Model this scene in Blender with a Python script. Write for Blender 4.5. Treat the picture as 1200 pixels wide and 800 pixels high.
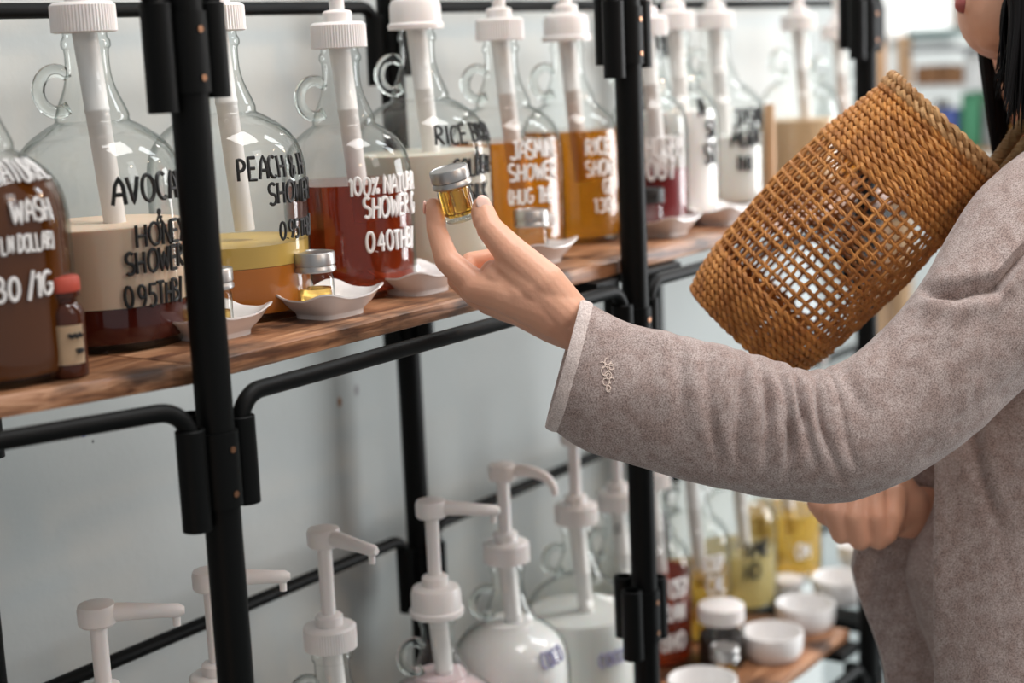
import bpy, bmesh, math, random
from mathutils import Vector, Matrix, noise
for o in list(bpy.data.objects): bpy.data.objects.remove(o)
scene = bpy.context.scene
COL = scene.collection
PI = math.pi
random.seed(7)

# ---------------------------------------------------------------- camera
CX, CY, CZ = -.7706, -.8197, .0245
YAW, PITCH, ROLL, FPX = .9425, .1796, -.0449, 1893.1
Fv = Vector((math.sin(YAW)*math.cos(PITCH), math.cos(YAW)*math.cos(PITCH), -math.sin(PITCH)))
R0 = Vector((math.cos(YAW), -math.sin(YAW), 0)); U0 = R0.cross(Fv)
Rv = R0*math.cos(ROLL) + U0*math.sin(ROLL); Uv = -R0*math.sin(ROLL) + U0*math.cos(ROLL)
CAM = Vector((CX, CY, CZ))
cd = bpy.data.cameras.new('camera'); cam = bpy.data.objects.new('camera', cd); COL.objects.link(cam)
cam.matrix_world = Matrix(((Rv.x, Uv.x, -Fv.x, CX), (Rv.y, Uv.y, -Fv.y, CY), (Rv.z, Uv.z, -Fv.z, CZ), (0, 0, 0, 1)))
cd.sensor_width = 36; cd.sensor_fit = 'HORIZONTAL'; cd.lens = FPX/1200*36; cd.clip_start = .01; cd.clip_end = 60
cd.dof.use_dof = True; cd.dof.focus_distance = 1.28; cd.dof.aperture_fstop = 3.4; cd.dof.aperture_blades = 9
scene.camera = cam

# ---------------------------------------------------------------- world, lamps, exposure
w = bpy.data.worlds.new('world'); scene.world = w; w.use_nodes = True
bg = w.node_tree.nodes['Background']; bg.inputs[0].default_value = (.92, .96, 1, 1); bg.inputs[1].default_value = .40
def area(name, loc, target, sx, sy, power, col):
    l = bpy.data.lights.new(name, 'AREA'); l.shape = 'RECTANGLE'; l.size = sx; l.size_y = sy; l.energy = power; l.color = col
    o = bpy.data.objects.new(name, l); COL.objects.link(o); o.location = loc
    o.rotation_euler = (Vector(target)-Vector(loc)).to_track_quat('-Z', 'Y').to_euler(); return o
area('window_daylight', (2.25, -1.05, 1.75), (.35, .0, -.2), .55, 1.5, 36, (.90, .96, 1))
area('front_fill', (.6, -3.0, 1.4), (.4, .1, -.2), .8, 1.6, 16, (.95, .98, 1))  # soft fill added from the front, not a window
area('window_daylight_low', (3.0, -1.6, -.15), (.4, .3, -.5), 1.3, 1.6, 76, (.97, .985, 1))
area('backdrop_lamp', (5.9, 1.7, 2.6), (7.4, 1.8, .3), 1.6, 1.4, 260, (1, 1, 1))  # added lamp, aimed outward to whiten the backdrop behind the window
area('ceiling_daylight', (.45, -.75, 2.1), (.35, -.1, -.2), 1.0, 1.0, 48, (1, .975, .95))
area('far_room_fill', (4.0, 1.2, 2.2), (4.2, 1.3, 0), 1.6, 1.6, 190, (1, .98, .96))  # added overhead lamp, brightens the far wall and stock shelf
area('warm_lamp', (-1.55, -.65, -1.0), (.3, .1, -.55), .35, .35, 1.6, (1, .55, .30))
for loc in ((-.5, -1.9, .75), (.35, -1.7, .9), (1.3, -1.2, .85), (1.7, -.75, .6)):
    area('warm_bulb', loc, (.4, .1, -.1), .06, .06, 2.4, (1, .62, .35))
scene.view_settings.view_transform = 'Standard'; scene.view_settings.look = 'None'
scene.view_settings.exposure = 0.0; scene.view_settings.gamma = 1; scene.view_settings.use_curve_mapping = False
try: scene.cycles.transparent_max_bounces = 40; scene.cycles.max_bounces = 14; scene.cycles.transmission_bounces = 12
except Exception: pass

# ---------------------------------------------------------------- helpers
def at(u, v, D): return CAM + Rv*((u-600)/FPX*D) - Uv*((v-400)/FPX*D) + Fv*D
def ray(u, v): return Rv*((u-600)/FPX) - Uv*((v-400)/FPX) + Fv
def onY(u, v, y):
    d = ray(u, v); return CAM + d*((y-CY)/d.y)
def onZ(u, v, z):
    d = ray(u, v); return CAM + d*((z-CZ)/d.z)
def px(P):
    d = P-CAM; D = d.dot(Fv); return 600+FPX*d.dot(Rv)/D, 400-FPX*d.dot(Uv)/D, D
def obj(name, bm, mat, parent=None, smooth=True, loc=None):
    if isinstance(bm, bpy.types.Mesh): me = bm
    else:
        me = bpy.data.meshes.new(name); bm.normal_update(); bm.to_mesh(me); bm.free()
        if smooth:
            for p in me.polygons: p.use_smooth = True
            try: me.set_sharp_from_angle(angle=math.radians(40))
            except Exception: pass
        for m in (mat if isinstance(mat, (list, tuple)) else [mat]): me.materials.append(m)
    o = bpy.data.objects.new(name, me); COL.objects.link(o)
    if parent: o.parent = parent
    if loc is not None: o.location = loc
    return o
def tag(o, label=None, cat=None, group=None, kind=None):
    if label: o['label'] = label
    if cat: o['category'] = cat
    if group: o['group'] = group
    if kind: o['kind'] = kind
    return o
def thing(name, label, cat, loc=(0, 0, 0), group=None):
    o = bpy.data.objects.new(name, None); COL.objects.link(o); o.location = loc; o.empty_display_size = .02
    return tag(o, label, cat, group)
def BM(): return bmesh.new()
def box(bm, x0, x1, y0, y1, z0, z1, bev=0):
    r = bmesh.ops.create_cube(bm, size=1, matrix=Matrix.Translation(((x0+x1)/2, (y0+y1)/2, (z0+z1)/2)) @ Matrix.Diagonal((x1-x0, y1-y0, z1-z0, 1)))
    if bev:
        es = set(e for v in r['verts'] for e in v.link_edges)
        bmesh.ops.bevel(bm, geom=list(es), offset=bev, segments=2, profile=.5, affect='EDGES')
    return bm
def lathe(bm, prof, seg=48, c=(0, 0), ang=None):
    rows = []
    for r, z in prof:
        if r < 1e-6: rows.append([bm.verts.new((c[0], c[1], z))]); continue
        rows.append([bm.verts.new((c[0]+r*math.cos(2*PI*i/seg), c[1]+r*math.sin(2*PI*i/seg), z)) for i in range(seg)])
    for a, b in zip(rows, rows[1:]):
        for i in range(seg):
            j = (i+1) % seg
            if len(a) == 1 and len(b) == 1: continue
            if len(a) == 1: bm.faces.new((a[0], b[i], b[j]))
            elif len(b) == 1: bm.faces.new((a[i], a[j], b[0]))
            else: bm.faces.new((a[i], a[j], b[j], b[i]))
    return bm
def frames(pts):
    n = len(pts); T = []
    for i in range(n):
        t = (pts[min(i+1, n-1)]-pts[max(i-1, 0)]); T.append(t.normalized() if t.length > 1e-9 else Vector((0, 0, 1)))
    a = Vector((0, 0, 1)) if abs(T[0].z) < .9 else Vector((1, 0, 0))
    N = (a-T[0]*a.dot(T[0])).normalized(); out = []
    for t in T:
        N = (N-t*N.dot(t)); N = N.normalized() if N.length > 1e-6 else t.orthogonal().normalized()
        out.append((t, N, t.cross(N)))
    return out
def tube(bm, pts, rad, seg=12, closed=False, caps=True):
    pts = [Vector(p) for p in pts]; n = len(pts)
    if closed:
        fr = frames(pts+[pts[0]])[:n]
        # parallel transport mismatch is small enough for planar rings
    else: fr = frames(pts)
    rs = rad if isinstance(rad, (list, tuple)) else [rad]*n
    rows = []
    for p, (t, N, B), r in zip(pts, fr, rs):
        rows.append([bm.verts.new(p+N*(r*math.cos(2*PI*k/seg))+B*(r*math.sin(2*PI*k/seg))) for k in range(seg)])
    m = n if closed else n-1
    for i in range(m):
        a, b = rows[i], rows[(i+1) % n]; sh = 0
        if closed and i == n-1:
            sh = min(range(seg), key=lambda s: (a[0].co-b[s].co).length)
        for k in range(seg): bm.faces.new((a[k], a[(k+1) % seg], b[(k+1+sh) % seg], b[(k+sh) % seg]))
    if caps and not closed:
        bm.faces.new(rows[0][::-1]); bm.faces.new(rows[-1])
    return bm
def capsule(bm, a, b, ra, rb, seg=14, rings=5):
    a = Vector(a); b = Vector(b); d = (b-a); L = d.length; t = d.normalized()
    pts = []; rs = []
    for k in range(rings+1):
        th = PI/2*(1-k/rings); pts.append(a-t*(ra*math.sin(th))); rs.append(max(ra*math.cos(th), ra*.02))
    for k in range(rings+1):
        th = PI/2*k/rings; pts.append(b+t*(rb*math.sin(th))); rs.append(max(rb*math.cos(th), rb*.02))
    tube(bm, pts, rs, seg)
def ellipsoid(bm, c, ax, ra, seg=20, rings=12):
    """ax = three unit vectors, ra = three radii"""
    M = Matrix((ax[0]*ra[0], ax[1]*ra[1], ax[2]*ra[2])).transposed().to_4x4(); M.translation = Vector(c)
    bmesh.ops.create_uvsphere(bm, u_segments=seg, v_segments=rings, radius=1, matrix=M)
def catmull(P, n):
    P = [Vector(p) for p in P]; out = []
    for i in range(len(P)-1):
        p0 = P[max(i-1, 0)]; p1 = P[i]; p2 = P[i+1]; p3 = P[min(i+2, len(P)-1)]
        for k in range(n):
            t = k/n; out.append(.5*((2*p1)+(-p0+p2)*t+(2*p0-5*p1+4*p2-p3)*t*t+(-p0+3*p1-3*p2+p3)*t**3))
    out.append(P[-1]); return out
def interp(tab, x):
    if x <= tab[0][0]: return tab[0][1]
    for (a, b), (c, d) in zip(tab, tab[1:]):
        if x <= c: return b+(d-b)*(x-a)/(c-a) if c > a else d
    return tab[-1][1]
def remeshed(name, bm, mat, voxel, smooth=6, parent=None, fac=.5):
    me = bpy.data.meshes.new(name); bm.to_mesh(me); bm.free()
    t = bpy.data.objects.new('tmp', me); COL.objects.link(t)
    m = t.modifiers.new('r', 'REMESH'); m.mode = 'VOXEL'; m.voxel_size = voxel; m.use_smooth_shade = True
    s = t.modifiers.new('s', 'SMOOTH'); s.iterations = smooth; s.factor = fac
    dg = bpy.context.evaluated_depsgraph_get(); dg.update()
    ev = t.evaluated_get(dg); me2 = bpy.data.meshes.new_from_object(ev)
    bpy.data.objects.remove(t)
    me2.materials.clear()
    for mm in (mat if isinstance(mat, (list, tuple)) else [mat]): me2.materials.append(mm)
    for p in me2.polygons: p.use_smooth = True
    o = bpy.data.objects.new(name, me2); COL.objects.link(o)
    if parent: o.parent = parent
    return o

# ---------------------------------------------------------------- materials
def newmat(name):
    m = bpy.data.materials.new(name); m.use_nodes = True; nt = m.node_tree
    b = nt.nodes['Principled BSDF']; return m, nt, b
def pmat(name, col, rough=.5, metal=0, spec=.5, sss=0, bump=0, bscale=200, var=0, vscale=10, col2=None, trans=0, ior=1.45, coat=0, sheen=0):
    m, nt, b = newmat(name); L = nt.links
    b.inputs['Base Color'].default_value = (*col, 1); b.inputs['Roughness'].default_value = rough
    b.inputs['Metallic'].default_value = metal; b.inputs['Specular IOR Level'].default_value = spec
    b.inputs['Transmission Weight'].default_value = trans; b.inputs['IOR'].default_value = ior
    b.inputs['Coat Weight'].default_value = coat; b.inputs['Sheen Weight'].default_value = sheen
    if sss:
        b.inputs['Subsurface Weight'].default_value = sss; b.inputs['Subsurface Radius'].default_value = (1, .4, .25); b.inputs['Subsurface Scale'].default_value = .006
    tc = nt.nodes.new('ShaderNodeTexCoord')
    if var or col2:
        n = nt.nodes.new('ShaderNodeTexNoise'); n.inputs['Scale'].default_value = vscale; n.inputs['Detail'].default_value = 6
        L.new(tc.outputs['Object'], n.inputs['Vector'])
        r = nt.nodes.new('ShaderNodeValToRGB'); c2 = col2 or tuple(max(0, c*(1-var)) for c in col)
        r.color_ramp.elements[0].position = .35; r.color_ramp.elements[1].position = .65
        r.color_ramp.elements[0].color = (*c2, 1); r.color_ramp.elements[1].color = (*col, 1)
        L.new(n.outputs['Fac'], r.inputs['Fac']); L.new(r.outputs[0], b.inputs['Base Color'])
    if bump:
        n = nt.nodes.new('ShaderNodeTexNoise'); n.inputs['Scale'].default_value = bscale; n.inputs['Detail'].default_value = 5
        L.new(tc.outputs['Object'], n.inputs['Vector'])
        bp = nt.nodes.new('ShaderNodeBump'); bp.inputs['Strength'].default_value = bump; bp.inputs['Distance'].default_value = .002
        L.new(n.outputs['Fac'], bp.inputs['Height']); L.new(bp.outputs[0], b.inputs['Normal'])
    return m
def glass_thin(name, tint=(.93, .965, .945), edge=(.42, .50, .47), refl=.09, rough=.015):
    m = bpy.data.materials.new(name); m.use_nodes = True; nt = m.node_tree; nt.nodes.clear(); L = nt.links
    out = nt.nodes.new('ShaderNodeOutputMaterial'); mx = nt.nodes.new('ShaderNodeMixShader')
    tr = nt.nodes.new('ShaderNodeBsdfTransparent'); gl = nt.nodes.new('ShaderNodeBsdfGlossy'); gl.inputs['Roughness'].default_value = rough
    lw = nt.nodes.new('ShaderNodeLayerWeight'); lw.inputs['Blend'].default_value = .5
    tc = nt.nodes.new('ShaderNodeTexCoord'); n = nt.nodes.new('ShaderNodeTexNoise'); n.inputs['Scale'].default_value = 28; n.inputs['Detail'].default_value = 1
    L.new(tc.outputs['Object'], n.inputs['Vector'])
    bp = nt.nodes.new('ShaderNodeBump'); bp.inputs['Strength'].default_value = .25; bp.inputs['Distance'].default_value = .004
    L.new(n.outputs['Fac'], bp.inputs['Height']); L.new(bp.outputs[0], gl.inputs['Normal'])
    cr = nt.nodes.new('ShaderNodeValToRGB'); e = cr.color_ramp.elements
    e[0].position = .56; e[0].color = (*tint, 1); e[1].position = .93; e[1].color = (*edge, 1)
    L.new(lw.outputs['Facing'], cr.inputs['Fac']); L.new(cr.outputs[0], tr.inputs['Color'])
    p = nt.nodes.new('ShaderNodeMath'); p.operation = 'POWER'; p.inputs[1].default_value = 4.2
    L.new(lw.outputs['Facing'], p.inputs[0])
    q = nt.nodes.new('ShaderNodeMath'); q.operation = 'MULTIPLY_ADD'; q.inputs[1].default_value = .85; q.inputs[2].default_value = refl
    L.new(p.outputs[0], q.inputs[0]); L.new(q.outputs[0], mx.inputs['Fac'])
    L.new(tr.outputs[0], mx.inputs[1]); L.new(gl.outputs[0], mx.inputs[2]); L.new(mx.outputs[0], out.inputs['Surface'])
    return m
def liquid(name, col, trans=.9, rough=.06):
    return pmat(name, col, rough=rough, trans=trans, ior=1.33)

M = {}
M['glass'] = glass_thin('jug_glass', (.972, .985, .978), (.26, .32, .295), .04)
M['thick_glass'] = pmat('thick_glass', (.93, .97, .95), .01, trans=1, ior=1.45)
M['black'] = pmat('black_steel', (.003, .0034, .0034), .48, spec=.14, bump=.06, bscale=300)
M['white_plastic'] = pmat('white_plastic', (.80, .76, .74), .34, sss=.15)
M['tube_plastic'] = pmat('dip_tube_plastic', (.80, .77, .75), .4)
M['ceramic'] = pmat('white_ceramic', (.82, .80, .79), .09, spec=.6, coat=.4)
M['alum'] = pmat('aluminium', (.44, .43, .42), .36, metal=.95, bump=.05, bscale=600)
M['ink_black'] = pmat('black_marker', (.012, .012, .012), .45)
M['ink_white'] = pmat('white_marker', (.85, .84, .83), .5)
M['ink_violet'] = pmat('violet_marker', (.28, .27, .42), .5)
M['red_cap'] = pmat('red_rubber', (.50, .075, .045), .5)
M['amber_glass'] = pmat('amber_glass', (.10, .025, .010), .05, trans=.4)
M['cream_label'] = pmat('cream_paper', (.78, .58, .38), .7)
M['wall'] = pmat('plaster', (.57, .60, .59), .75, bump=.35, bscale=45, col2=(.51, .545, .535), vscale=2.2)
M['floor'] = pmat('concrete_floor', (.22, .25, .25), .6, col2=(.16, .19, .19), vscale=3)
M['skin'] = pmat('skin', (.74, .405, .27), .44, sss=.12, bump=.12, bscale=420, col2=(.70, .36, .24), vscale=22)
M['skin_dark'] = M['skin']
M['nail'] = pmat('nail', (.85, .56, .47), .25, sss=.2)
M['lip'] = pmat('lip', (.40, .10, .09), .4)
M['hair'] = pmat('black_hair', (.004, .0035, .004), .5, spec=.2)
M['eye'] = pmat('eye_white', (.8, .78, .75), .2); M['iris'] = pmat('iris', (.03, .015, .01), .2)
M['box_brown'] = pmat('kraft_board', (.30, .15, .07), .8, bump=.1)
M['box_white'] = pmat('white_card', (.82, .82, .80), .7)
M['pale_wood'] = pmat('pale_wood', (.62, .40, .23), .6, col2=(.5, .3, .16), vscale=8)
M['green'] = pmat('green_print', (.10, .33, .18), .5); M['blue'] = pmat('blue_print', (.10, .14, .40), .5)
M['grey'] = pmat('grey_plastic', (.30, .29, .30), .6)
M['screw'] = pmat('brass_screw', (.32, .16, .09), .4, metal=1)
M['embroidery'] = pmat('pale_thread', (.82, .68, .60), .8)
# wood
m, nt, b = newmat('shelf_wood'); L = nt.links
tc = nt.nodes.new('ShaderNodeTexCoord'); mp = nt.nodes.new('ShaderNodeMapping'); mp.inputs['Scale'].default_value = (3, 30, 60)
L.new(tc.outputs['Object'], mp.inputs['Vector'])
n1 = nt.nodes.new('ShaderNodeTexNoise'); n1.inputs['Scale'].default_value = 3; n1.inputs['Detail'].default_value = 8; n1.inputs['Distortion'].default_value = 1.2
L.new(mp.outputs[0], n1.inputs['Vector'])
cr = nt.nodes.new('ShaderNodeValToRGB'); e = cr.color_ramp.elements
e[0].position = .30; e[0].color = (.12, .045, .02, 1); e[1].position = .72; e[1].color = (.54, .30, .17, 1)
k = e.new(.5); k.color = (.33, .15, .07, 1); L.new(n1.outputs['Fac'], cr.inputs['Fac'])
mp2 = nt.nodes.new('ShaderNodeMapping'); mp2.inputs['Scale'].default_value = (14, 9, 40); L.new(tc.outputs['Object'], mp2.inputs['Vector'])
n2 = nt.nodes.new('ShaderNodeTexNoise'); n2.inputs['Scale'].default_value = 1; n2.inputs['Detail'].default_value = 5; L.new(mp2.outputs[0], n2.inputs['Vector'])
c2 = nt.nodes.new('ShaderNodeValToRGB'); c2.color_ramp.elements[0].position = .38; c2.color_ramp.elements[0].color = (.10, .08, .07, 1)
c2.color_ramp.elements[1].position = .52; c2.color_ramp.elements[1].color = (1, 1, 1, 1); L.new(n2.outputs['Fac'], c2.inputs['Fac'])
mu = nt.nodes.new('ShaderNodeMix'); mu.data_type = 'RGBA'; mu.blend_type = 'MULTIPLY'; mu.inputs[0].default_value = .9
L.new(cr.outputs[0], mu.inputs[6]); L.new(c2.outputs[0], mu.inputs[7]); L.new(mu.outputs[2], b.inputs['Base Color'])
bp = nt.nodes.new('ShaderNodeBump'); bp.inputs['Strength'].default_value = .4; bp.inputs['Distance'].default_value = .002
L.new(n1.outputs['Fac'], bp.inputs['Height']); L.new(bp.outputs[0], b.inputs['Normal']); b.inputs['Roughness'].default_value = .45
M['wood'] = m
# heathered jersey
def jersey(name, c1, c2, c3):
    m, nt, b = newmat(name); L = nt.links
    tc = nt.nodes.new('ShaderNodeTexCoord')
    n1 = nt.nodes.new('ShaderNodeTexNoise'); n1.inputs['Scale'].default_value = 900; n1.inputs['Detail'].default_value = 4
    n2 = nt.nodes.new('ShaderNodeTexNoise'); n2.inputs['Scale'].default_value = 90; n2.inputs['Detail'].default_value = 6
    for n in (n1, n2): L.new(tc.outputs['Object'], n.inputs['Vector'])
    r1 = nt.nodes.new('ShaderNodeValToRGB'); r1.color_ramp.elements[0].position = .30; r1.color_ramp.elements[1].position = .62
    r1.color_ramp.elements[0].color = (*c1, 1); r1.color_ramp.elements[1].color = (*c2, 1); L.new(n1.outputs['Fac'], r1.inputs['Fac'])
    r2 = nt.nodes.new('ShaderNodeValToRGB'); r2.color_ramp.elements[0].position = .4; r2.color_ramp.elements[1].position = .62
    r2.color_ramp.elements[0].color = (1, 1, 1, 1); r2.color_ramp.elements[1].color = (*c3, 1); L.new(n2.outputs['Fac'], r2.inputs['Fac'])
    mu = nt.nodes.new('ShaderNodeMix'); mu.data_type = 'RGBA'; mu.blend_type = 'MULTIPLY'; mu.inputs[0].default_value = .8
    L.new(r1.outputs[0], mu.inputs[6]); L.new(r2.outputs[0], mu.inputs[7]); L.new(mu.outputs[2], b.inputs['Base Color'])
    ad = nt.nodes.new('ShaderNodeMath'); ad.operation = 'ADD'; L.new(n1.outputs['Fac'], ad.inputs[0]); L.new(n2.outputs['Fac'], ad.inputs[1])
    bp = nt.nodes.new('ShaderNodeBump'); bp.inputs['Strength'].default_value = .5; bp.inputs['Distance'].default_value = .0008
    L.new(ad.outputs[0], bp.inputs['Height']); L.new(bp.outputs[0], b.inputs['Normal'])
    b.inputs['Roughness'].default_value = .95; b.inputs['Specular IOR Level'].default_value = .1; b.inputs['Sheen Weight'].default_value = .25
    return m
M['jersey'] = jersey('heather_jersey', (.19, .145, .135), (.52, .435, .41), (.76, .69, .665))
M['rib'] = jersey('rib_knit', (.42, .34, .32), (.74, .66, .63), (.94, .91, .90))
M['straw'] = pmat('straw_cord', (.60, .27, .07), .6, col2=(.36, .14, .035), vscale=60, bump=.5, bscale=500)
M['straw_pale'] = pmat('pale_straw_cord', (.60, .36, .16), .6, col2=(.34, .16, .055), vscale=60, bump=.5, bscale=500)
M['strap'] = pmat('strap_cord', (.40, .25, .11), .65, col2=(.26, .15, .06), vscale=90, bump=.5, bscale=400)

# ---------------------------------------------------------------- the setting
WALLY = .345; XEND = 1.72
o = obj('wall_back', box(BM(), -2.2, XEND, WALLY, WALLY+.12, -1.4, 1.3), M['wall'], smooth=False); o['kind'] = 'structure'
o = obj('floor', box(BM(), -3, 7, -3.2, 3.0, -1.45, -1.4), M['floor'], smooth=False); o['kind'] = 'structure'
# far wall with a window opening
FX = 5.2
pA = onY(1035, -40, 0)
def wall_far():
    bm = BM(); d = ray(1040, 0); t = (FX-CX)/d.x; y0 = (CAM+d*t).y; d = ray(1118, 0); y1 = (CAM+d*((FX-CX)/d.x)).y
    zt = (CAM+ray(1075, 44)*((FX-CX)/ray(1075, 44).x)).z
    return y0, y1, zt
wy0, wy1, wz = wall_far()   # window between y1..y0, above wz
bm = BM(); box(bm, FX, FX+.1, -3.2, wy1, -1.4, 1.6); box(bm, FX, FX+.1, wy0, 3.0, -1.4, 1.6); box(bm, FX, FX+.1, wy1, wy0, -1.4, wz)
box(bm, FX, FX+.1, wy1, wy0, wz+.9, 1.6)
o = obj('wall_right', bm, M['wall'], smooth=False); o['kind'] = 'structure'
fm = BM()
for a in (wy1+.015, wy0-.015): box(fm, FX-.02, FX+.05, a-.015, a+.015, wz, wz+.9)
for z in (wz+.015, wz+.45, wz+.885): box(fm, FX-.02, FX+.05, wy1+.03, wy0-.03, z-.015, z+.015)
o = obj('window_1', fm, M['box_white'], smooth=False); o['kind'] = 'structure'
o = obj('window_backdrop', box(BM(), 7.4, 7.5, -1.0, 4.5, -1.4, 3.0), M['box_white'], smooth=False); o['kind'] = 'structure'  # added white backdrop, lit so the window opening looks bright like sky
# flaked paint spots on the wall
for u, v, r, mt in ((418, 457, .004, M['grey']), (398, 471, .0035, M['box_brown']), (98, 508, .002, M['blue']), (109, 517, .001, M['ink_black'])):
    P = onY(u, v, WALLY); bm = BM(); ellipsoid(bm, (0, 0, 0), (Vector((1, 0, 0)), Vector((0, 1, 0)), Vector((0, 0, 1))), (r, .0006, r*1.6), 10, 6)
    s = obj('paint_chip', bm, mt, loc=(P.x, WALLY, P.z)); s.parent = bpy.data.objects['wall_back']
    if mt is M['blue']: s['label'] = 'small blue ink mark'

# ---------------------------------------------------------------- rack
UL = .566
Z0, Z1, Z2, Z3 = 0.0, -.2242, -.5137, -.803       # coupler levels: Z0 = bottom of the top one, the others are tops
CH = .064
rack = thing('shelving_rack', 'black steel tube shelving rack with clamp couplers along the white wall', 'shelf rack', (0, 0, -1.4))
RZ = 1.4
def radd(name, bm, parent=rack, mat=None):
    o = obj(name, bm, mat or M['black'], parent); o.location = (0, 0, RZ) if parent is rack else (0, 0, 0); return o
fronts = [(-.53, .175), (0, 0), (UL, 0), (2*UL-.008, .0), (3*UL, .0)]
backs = [(-.59, .328), (0, .292), (UL, .292), (2*UL-.03, .30), (3*UL+.10, .292)]
BARR = .0066; PR = .0132; SO = .0243
def coupler(x, y, ztop, inward):
    c = BM(); tube(c, [(x, y, ztop-CH+.004), (x, y, ztop-.006)], PR+.0022, 24)
    cp = radd('coupler', c)
    for dx, dy, dz in ((1, 0, 0), (-1, 0, 0), (0, inward, -.004)):
        s = BM(); cx_, cy_ = x+dx*SO, y+dy*SO; ro, ri = .0104, .0078; z1 = ztop+dz*-1; z0 = ztop-CH+(.0 if dx > 0 else -.008 if dx < 0 else .004)
        lathe(s, [(ri, z0), (ro, z0), (ro, z1-.0006), (ro-.0006, z1), (ri, z1), (ri, z0)], 24, (cx_, cy_))
        radd('sleeve', s, cp)
    for dz in (.018, .05):
        s = BM(); tube(s, [(x, y, ztop-dz), (x, y-.0160*inward, ztop-dz)], .0024, 10); radd('screw', s, cp, M['screw'])
def pole(x, y, inward):
    b = BM(); tube(b, [(x, y, -1.4), (x, y, .95)], PR, 28); radd('pole', b)
    for z in (Z0+CH, Z1, Z2, Z3, Z0+CH+.29): coupler(x, y, z, inward)
for x, y in fronts: pole(x, y, 1)
for x, y in backs: pole(x, y, -1)
def bar(a, b, z, ya=0):
    (xa, ya), (xb, yb) = a, b; d = Vector((xb-xa, yb-ya, 0)); Ln = d.length; d.normalize()
    A = Vector((xa+SO, ya, z)); B = Vector((xb-SO, yb, z)); d = (B-A).normalized(); R = .022
    pts = [A+Vector((0, 0, -.035)), A+Vector((0, 0, -R))]
    for k in range(1, 9):
        t = PI/2*k/8; pts.append(A+d*(R*(1-math.cos(t)))+Vector((0, 0, -R+R*math.sin(t))))
    q = []
    for k in range(9):
        t = PI/2*k/8; q.append(B-d*(R*(1-math.cos(t)))+Vector((0, 0, -R+R*math.sin(t))))
    pts += q[::-1]+[B+Vector((0, 0, -.035))]
    bm = BM(); tube(bm, pts, BARR, 14); return bm
for i in range(4):
    for z in (Z0+CH+.015, Z1+.015, Z3+.015): radd('front_bar', bar(fronts[i], fronts[i+1], z))
    for z in (Z0+CH+.008, Z1+.004, Z2+.012, Z3+.015): radd('back_bar', bar(backs[i], backs[i+1], z))
BT = -.184; BTH = .0148            # upper board top, thickness
LT = -.742                          # lower board top
for x0, x1 in ((UL-.062, UL-.022), (UL+.022, UL+.098), (2*UL-.08, 2*UL-.03), (2*UL+.03, 2*UL+.08)):
    for zt in (BT-BTH, LT-BTH): radd('cross_bracket', box(BM(), x0, x1, .004, .288, zt-.012, zt-.0002))
for x0 in (-.49, .03):
    for zt in (LT-BTH,): radd('cross_bracket', box(BM(), x0, x0+.03, .004 if x0 > 0 else .19, .288, zt-.012, zt-.0002))
for i, (x0, x1) in enumerate(((-.49, -.30),)):
    radd('cross_bracket', box(BM(), x0, x0+.03, .19, .30, BT-BTH-.012, BT-BTH-.0002))
# boards
def board(x0, x1, ztop, y0a, y0b, y1, label):
    bm = BM(); nx = 80; ny = 8; th = BTH
    def wob(x, k): return .0016*noise.noise(Vector((x*14, k*7.3, ztop)))
    rows = []
    for i in range(nx+1):
        x = x0+(x1-x0)*i/nx; yf = y0a+(y0b-y0a)*i/nx
        prof = [(yf+.001+wob(x, 1)*1.5, -th+.001), (yf+wob(x, 2), -th*.5), (yf+.0006+wob(x, 3), -.0015), (yf+.0025, 0), (yf+.03, wob(x, 4)*.3)]
        prof += [(yf+.03+(y1-yf-.03)*j/ny, 0) for j in range(1, ny+1)] + [(y1, -th), (yf+.004, -th)]
        rows.append([bm.verts.new((x, y, ztop+z)) for y, z in prof])
    for a, b in zip(rows, rows[1:]):
        for k in range(len(a)):
            bm.faces.new((a[k], b[k], b[(k+1) % len(a)], a[(k+1) % len(a)]))
    bm.faces.new(rows[0]); bm.faces.new(rows[-1][::-1])
    bmesh.ops.recalc_face_normals(bm, faces=bm.faces)
    for v in bm.verts: v.co.x -= x0; v.co.z -= ztop
    o = obj('shelf_board', bm, M['wood'], loc=(x0, 0, ztop)); tag(o, label, 'shelf board', 'wooden shelf boards'); return o
board(-.50, -.001, BT, .165, .0165, .285, 'upper wooden board left of the nearest black pole')
board(.001, UL-.002, BT, .0165, .0165, .27, 'upper worn wooden board between the nearest and middle poles, below the hand')
board(UL+.002, 2*UL-.002, BT, .0165, .0165, .27, 'upper wooden board right of the middle pole, partly behind the basket')
board(2*UL+.002, 3*UL, BT, .0165, .0165, .27, 'farthest upper wooden board behind the basket')
board(-.50, -.001, LT, .165, .0165, .285, 'lower wooden board below the nearest-left bay')
board(.001, UL-.002, LT, .0165, .0165, .27, 'lower wooden board under the pump jugs')
board(UL+.002, 2*UL-.03, LT, .0165, .0165, .27, 'lower wooden board carrying the round white bowls')

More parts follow.
